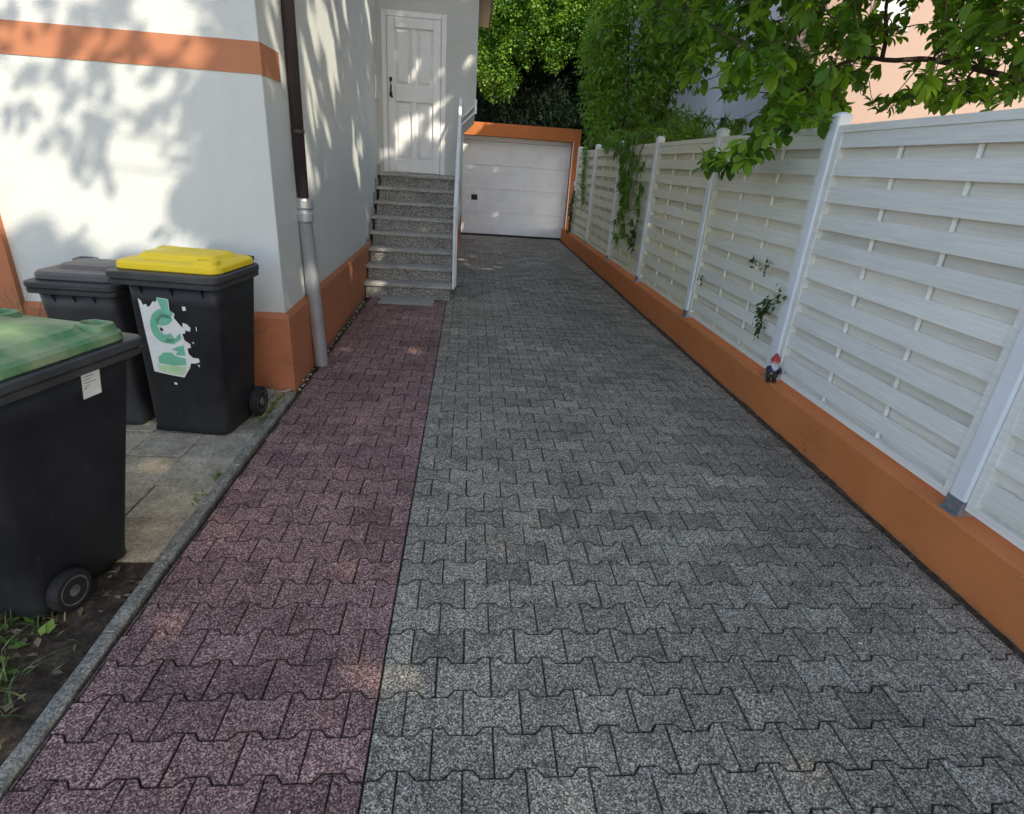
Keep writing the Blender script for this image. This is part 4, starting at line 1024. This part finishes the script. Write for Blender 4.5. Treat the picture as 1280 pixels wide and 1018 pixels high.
L = rng.uniform(.08, .17, len(P0)); leaf_mesh('leaves', P0+unit(len(P0))*.02*np.array([.4, 1, 1]), d, unit(len(P0))*.5+np.array([-.3, 0, 1.]), L, L*.15, MAT['leaf_bamboo'], np.clip(rng.normal(.5, .25, len(P0)), 0, 1), 'lance', tb)
g = G()
for k in range(22):
    y = random.uniform(7.9, 10.8); limb(g, (2.75, y, 0), (2.6+random.uniform(-.2, .4), y+random.uniform(-.3, .3), 2.35), .008, .003, 5, .03)
for k in range(10):
    y = random.uniform(8.1, 9.2); g.tube([(2.6, y, 2.2), (2.36, y, 2.10), (2.27, y-.05, 1.9), (2.27, y-.1, 1.1+random.random()*.5)], .003, 5)
g.build('canes', MAT['twig'], tb)
# shrub tops showing over the fence under the neighbour's windows
P = np.concatenate([box_pts(22, 3.2, 4.4, 9.4, 11.3, 1.95, 2.2)]); P, D, N, L, W_ = clumps(P, 26, .2, (.06, .11), .4, -.3)
ts = empty('garden_shrub', (0, 0, 0), label='light green shrub top showing over the fence below the small windows', cat='bush')
leaf_mesh('leaves', P, D, N, L, W_, MAT['leaf_bamboo'], rng.random(len(P)), 'simple', ts)
g = G()
for k in range(12): limb(g, (3.9, 10.4, 0), (random.uniform(3.3, 4.5), random.uniform(9.4, 11.3), 2.3), .02, .005, 5)
g.build('stems', MAT['bark'], ts)

# left edge: shrub beside the house, long grass behind the bins
tl = empty('side_shrub', (0, 0, 0), label='leafy shrub whose leaves just enter at the left edge beside the white wall', cat='bush')
P = box_pts(2600, -2.75, -1.80, 2.3, 3.0, .3, 2.2); px, pyy = project(P)
m_ = (px < -40) | ((px < 3) & (pyy > 90) & (pyy < 240) & (rng.random(len(P)) < .35)); P = P[m_][:90]
P, D, N, L, W_ = clumps(P, 14, .06, (.04, .07), .5, .2); px, pyy = project(P); m_ = (px < -10)
leaf_mesh('leaves', P[m_], D[m_], N[m_], L[m_], W_[m_], MAT['leaf_bush'], rng.random(m_.sum()), 'simple', tl)
g = G()
for e in ((-2.5, 2.6, 1.9), (-2.3, 2.7, 1.6), (-2.6, 2.9, 2.1), (-2.2, 2.5, 1.1)): limb(g, (-2.6, 2.8, 0), e, .015, .004, 5)
g.build('stems', MAT['bark'], tl)
def blades(name, P, lens, w_, mat, lean=.6, seg=4, parent=None):
    V = []; F = []; A = []
    for p in P:
        a = random.uniform(0, 6.28); L = random.uniform(*lens); ln = random.uniform(.2, 1)*lean; v = random.random(); b = len(V)
        for s in range(seg+1):
            t = s/seg; h = L*(t-.35*ln*t*t*1.6); o = L*ln*t**1.8; w = w_*(1-t*.95)*.5
            c = (p[0]+math.cos(a)*o, p[1]+math.sin(a)*o, p[2]+max(h, .003)); V += [(c[0]-math.sin(a)*w, c[1]+math.cos(a)*w, c[2]), (c[0]+math.sin(a)*w, c[1]-math.cos(a)*w, c[2])]
        for s in range(seg): F.append((b+2*s, b+2*s+1, b+2*s+3, b+2*s+2)); A.append(v)
    me = bpy.data.meshes.new(name); me.from_pydata(V, [], F); me.update(); at = me.attributes.new('var', 'FLOAT', 'FACE'); at.data.foreach_set('value', A)
    return link(name, me, parent, mat)
o = blades('long_grass', [(random.gauss(-2.86, .16), random.gauss(3.66, .12), 0) for _ in range(200)], (.75, 1.15), .008, MAT['grass'], 1.0, 7)
tag(o, 'clump of long yellow green grass behind the bins', 'grass', kind='stuff')
wp = []
while len(wp) < 1500:
    x, y = random.uniform(-2.3, -1.30), random.uniform(.85, 1.75)
    edge = -1.31-(y-.85)*.16-.05*math.sin(y*17)
    if x < edge-random.random()**2*.25: wp.append((x, y, -.015))
wd = blades('weeds', wp, (.04, .17), .007, MAT['grass'], 1.3)
tag(wd, 'low weeds and grass on the soil at the lower left', 'weeds', kind='stuff')
P = np.array([(x, y, .0) for x, y in zip(rng.uniform(-2.2, -1.40, 330), rng.uniform(.85, 1.7, 330))]); P = P[P[:, 0] < -1.40-.10*(P[:, 1]-.85)+rng.normal(0, .05, len(P))]
d = unit(len(P)); d[:, 2] = abs(d[:, 2])*.3; L = rng.uniform(.02, .055, len(P)); leaf_mesh('weed_leaves', P+np.array([0, 0, .008]), d, unit(len(P))*.35+np.array([0, 0, 1.]), L, L*.6, MAT['leaf_bush'], rng.random(len(P)), 'simple', wd)
P = np.array([(-1.62, 1.38, 0.0)]*7+[(-1.72, 1.28, 0)]*6); d = unit(13); d[:, 2] = .25; L = rng.uniform(.10, .17, 13); leaf_mesh('broad_blades', P, d, unit(13)*.2+np.array([0, 0, 1.]), L, L*.13, MAT['grass'], rng.uniform(0, .4, 13), 'lance', wd)
# dead leaves and straw
n = 420; P = np.stack([rng.uniform(-2.2, -1.29, n), rng.uniform(.6, 2.0, n), np.full(n, .004)], 1)
d = unit(n); d[:, 2] *= .12; L = rng.uniform(.012, .05, n); o = leaf_mesh('leaf_litter', P, d, unit(n)*.3+np.array([0, 0, 1.]), L, L*rng.uniform(.12, .6, n), MAT['dry'], rng.random(n), 'simple')
tag(o, 'dead leaves and straw lying on the dark soil', 'litter', kind='stuff')
# blades growing between the slabs next to the near bin
o = blades('slab_weeds', [(-1.86+random.gauss(0, .015), 2.66+random.gauss(0, .015), 0) for _ in range(8)], (.10, .24), .007, MAT['dry'], 1.2)
tag(o, 'few dry grass blades growing from the slab joint behind the green lidded bin', 'weeds', kind='stuff')
mp_ = [(random.gauss(-1.305, .012), y_, .0) for y_ in np.concatenate([rng.normal(2.72, .035, 26), rng.normal(2.5, .03, 20), rng.normal(3.55, .10, 90), rng.normal(3.8, .08, 50)])]
o = blades('joint_moss', mp_, (.012, .05), .005, MAT['grass'], .9, 2); P = np.array(mp_)[::2]; d = unit(len(P)); d[:, 2] = abs(d[:, 2])*.4; L = rng.uniform(.012, .03, len(P))
leaf_mesh('moss_leaves', P+np.array([0, 0, .012]), d, unit(len(P))*.3+np.array([0, 0, 1.]), L, L*.6, MAT['leaf_bush'], rng.random(len(P)), 'simple', o)
tag(o, 'small weeds and moss in the joint between slabs and kerb', 'weeds', kind='stuff')
# pale pebbles and petals
def lumps(name, pts, sz, mat):
    g = G()
    for p in pts:
        r = random.uniform(*sz); n = 6; V = []
        for h, k in ((-.2, .7), (.25, 1), (.6, .55)):
            V += [(p[0]+r*k*math.cos(6.283*i/n+h)*random.uniform(.7, 1.2), p[1]+r*k*math.sin(6.283*i/n+h)*random.uniform(.7, 1.2), p[2]+r*h) for i in range(n)]
        g.add(V, [(r_i*n+i, r_i*n+(i+1) % n, (r_i+1)*n+(i+1) % n, (r_i+1)*n+i) for r_i in (0, 1) for i in range(n)]+[tuple(range(12, 18))])
    return g.build(name, mat)
o = lumps('pebbles', [(-1.222+random.gauss(0, .010)-.011*(y-4)*.6, y, .0) for y in [3.93+3.2*random.random()**1.3 for _ in range(60)]]+[(-1.30+random.gauss(0, .02), 3.95+random.gauss(0, .03), .01) for _ in range(8)], (.003, .012), MAT['pebble'])
tag(o, 'pale pebbles and petals in the gap along the orange plinth', 'pebbles', kind='stuff')
n = 150; P = np.stack([rng.uniform(-1.18, 2.15, n), .9+rng.random(n)**1.4*7, np.full(n, .003)], 1); d = unit(n); d[:, 2] *= .1; L = rng.uniform(.006, .017, n)
o = leaf_mesh('fallen_petals', P, d, unit(n)*.3+np.array([0, 0, 1.]), L, L*.7, MAT['pebble'], rng.random(n), 'simple'); tag(o, 'tiny pale petals scattered over the pavers', 'petals', kind='stuff')
g = G(); g.box(-1.52, -1.36, 3.78, 3.90, .004, .045); o = g.build('loose_stone', MAT['kerb'], bevel=.008); tag(o, 'flat grey stone lying beside the house corner behind the yellow lidded bin', 'stone')

# ------------------------------------------------------------------ neighbours
nb1 = empty('neighbour_house', (0, 0, 0), label='grey white house with two small windows behind the fence', cat='house', group='houses beyond the fence')
g = G(); g.box(8.0, 15, 20, 34, 0, 11); g.box(4.9, 8.0, 33, 40, 0, 11); g.build('wall', MAT['n_white'], nb1)
for x0, x1 in ((8.03, 8.24), (8.52, 8.86)):
    q = G(); q.box(x0, x1, 19.985, 20.0-.002, 2.92, 3.46); wn = q.build('window', MAT['glass'], nb1)
    q = G(); q.box(x0-.04, x1+.04, 19.93, 19.983, 2.86, 2.918); q.box(x0-.03, x1+.03, 19.96, 19.983, 3.462, 3.49); q.box(x0-.03, x0-.001, 19.96, 19.983, 2.92, 3.461); q.box(x1+.001, x1+.03, 19.96, 19.983, 2.92, 3.461); q.build('window_frame', MAT['white'], wn)
    q = G()
    for k in range(4): q.box(x0, x1, 19.945, 19.958, 2.95+.055*k, 2.97+.055*k)
    q.build('window_bars', MAT['zinc'], wn)
q = G(); q.tube([(7.9, 27.5, 0), (7.9, 27.5, 6.9), (7.9, 28.2, 7.4), (7.9, 28.2, 10)], .11, 14); q.build('downpipe', MAT['n_white'], nb1, smooth=True)
q = G(); q.box(7.6, 15.4, 19.6, 34.2, 11.01, 11.3); q.build('roof', MAT['roof'], nb1)
nb2 = empty('neighbour_house', (0, 0, 0), label='peach rendered house glimpsed through the leaves above the fence', cat='house', group='houses beyond the fence')
A_ = Vector((6.0, 12.4)); e1 = Vector((.898, .44)); e2 = Vector((-.44, .898))*-1
e2 = Vector((.44, .898)); q4 = [A_, A_+e1*11, A_+e1*11+e2*6, A_+e2*6]
g = G(); g.prism([tuple(p) for p in q4], 0, 8.0); g.build('wall', MAT['n_peach'], nb2)
def on_w(s_, o_, z): p = A_+e1*s_+Vector((.44, -.898))*o_; return (p.x, p.y, z)
def wbox(s0, s1, o0, o1, z0, z1):
    g = G(); V = [on_w(s_, o_, z) for z in (z0, z1) for o_ in (o0, o1) for s_ in (s0, s1)]
    g.add(V, [(0, 2, 3, 1), (4, 5, 7, 6), (0, 1, 5, 4), (2, 6, 7, 3), (0, 4, 6, 2), (1, 3, 7, 5)]); return g
for s0, z0 in ((2.6, 5.0), (6.2, 5.0), (6.2, 1.2)):
    wn = wbox(s0, s0+1.1, .002, .03, z0, z0+1.5).build('shutter', MAT['shutter'], nb2)
    g = wbox(s0-.14, s0-.001, .002, .05, z0-.14, z0+1.64)
    for a_ in ((s0+1.101, s0+1.24, z0-.14, z0+1.64), (s0, s0+1.1, z0+1.501, z0+1.64), (s0, s0+1.1, z0-.14, z0-.001)):
        h = wbox(a_[0], a_[1], .002, .05, a_[2], a_[3]); g.add(h.V, h.F)
    g.build('window_frame', MAT['shutter'], wn)
g = G(); g.prism([tuple(p) for p in (A_-e1*.4-e2*.4, A_+e1*11.4-e2*.4, A_+e1*11.4+e2*6.4, A_-e1*.4+e2*6.4)], 8.01, 8.3); g.build('roof', MAT['roof'], nb2)

# ------------------------------------------------------------------ garden gnome on the wall
gn = empty('garden_gnome', (2.272, 3.772, .2895), R(-10), label='little garden gnome with red pointed hat and white beard on the orange wall', cat='gnome')
gn.scale = (.83, .83, .83)
# torso, arms (coat) lofted as closed surfaces
g = G(); g.loft([rrect(0, 0, .060, .045, .02, .070, 4), rrect(0, 0, .088, .070, .034, .085, 4), rrect(0, 0, .094, .074, .036, .105, 4), rrect(0, 0, .078, .060, .03, .135, 4), rrect(0, 0, .042, .036, .017, .150, 4)])
g.tube([(-.036, .0, .138), (-.055, -.012, .118), (-.052, -.034, .100), (-.030, -.044, .096)], [.015, .017, .014, .012], 10)
g.tube([(.036, .0, .138), (.055, -.010, .118), (.056, -.026, .098), (.048, -.040, .088)], [.015, .017, .014, .012], 10)
gb = g.build('coat', MAT['g_blue'], gn, smooth=True)
g = G(); g.tube([(-.022, 0, .092), (-.024, -.003, .055), (-.026, -.004, .022)], [.028, .023, .019], 12); g.tube([(.022, 0, .092), (.024, -.003, .055), (.026, -.004, .022)], [.028, .023, .019], 12); g.build('trousers', MAT['g_green'], gn, smooth=True)
for s in (-1, 1):
    g = G(); g.loft([[(s*.027+a*k, -.014+b*k2, z) for a, b in [(.020*math.cos(t), .036*math.sin(t)) for t in np.linspace(0, 2*math.pi, 15)[:-1]]] for z, k, k2 in ((0, .9, .95), (.006, 1, 1), (.014, .95, .8), (.026, .75, .5))]); g.build('boot', MAT['g_boot'], gn, smooth=True)
g = G(); g.lathe([(.012, .150), (.026, .158), (.034, .172), (.035, .186), (.030, .200), (.015, .210)], (0, 0, 0), 18)
g.lathe([(.002, -.012), (.008, -.006), (.0085, .002), (.003, .008)], (0, -.038, .182), 10)
g.tube([(-.034, 0, .190), (-.040, -.002, .184), (-.036, -.002, .176)], [.005, .007, .005], 8); g.tube([(.034, 0, .190), (.040, -.002, .184), (.036, -.002, .176)], [.005, .007, .005], 8)
hd_ = g.build('head', MAT['g_skin'], gn, smooth=True)
for s in (-1, 1):
    g = G(); g.lathe([(.0008, -.003), (.0034, -.001), (.0034, .001), (.0008, .003)], (s*.012, -.0325, .190), 10); g.build('eye', MAT['g_boot'], hd_, smooth=True)
    g = G(); g.tube([(s*.006, -.034, .1965), (s*.013, -.034, .1985), (s*.020, -.029, .1965)], .0026, 6); g.build('eyebrow', MAT['g_white'], hd_)
g = G(); g.loft([[(a*k, b*k2+dy, z) for a, b in [(.034*math.cos(t), .020*math.sin(t)) for t in np.linspace(0, 2*math.pi, 17)[:-1]]] for z, k, k2, dy in ((.112, .15, .3, -.044), (.124, .55, .7, -.040), (.140, .9, .95, -.034), (.158, 1.03, 1, -.026), (.172, 1.02, .9, -.020), (.186, 1.04, .6, -.006))]); g.build('beard', MAT['g_white'], gn, smooth=True)
g = G(); g.tube([(-.016, -.044, .172), (0, -.047, .176), (.016, -.044, .172)], [.003, .006, .003], 8); g.build('moustache', MAT['g_white'], gn, smooth=True)
g = G(); g.lathe([(.037, .194), (.040, .196), (.039, .204), (.033, .216), (.024, .234), (.013, .252), (.003, .266)], (0, .002, 0), 20); g.build('hat', MAT['g_red'], gn, smooth=True)
for s, c in ((-1, (-.028, -.047, .094)), (1, (.048, -.044, .084))):
    g = G(); g.tube([c, (c[0]+.002, c[1]-.008, c[2]-.004)], [.009, .009], 8)
    for k in range(4): g.tube([(c[0]-.007+.0046*k, c[1]-.006, c[2]-.002), (c[0]-.007+.0046*k, c[1]-.014, c[2]-.006), (c[0]-.006+.0044*k, c[1]-.013, c[2]-.013)], [.0026, .0026, .002], 6)
    g.tube([(c[0]+s*-.008, c[1]-.002, c[2]+.003), (c[0]+s*-.010, c[1]-.010, c[2]+.004)], [.003, .0022], 6); g.build('hand', MAT['g_skin'], gn, smooth=True)
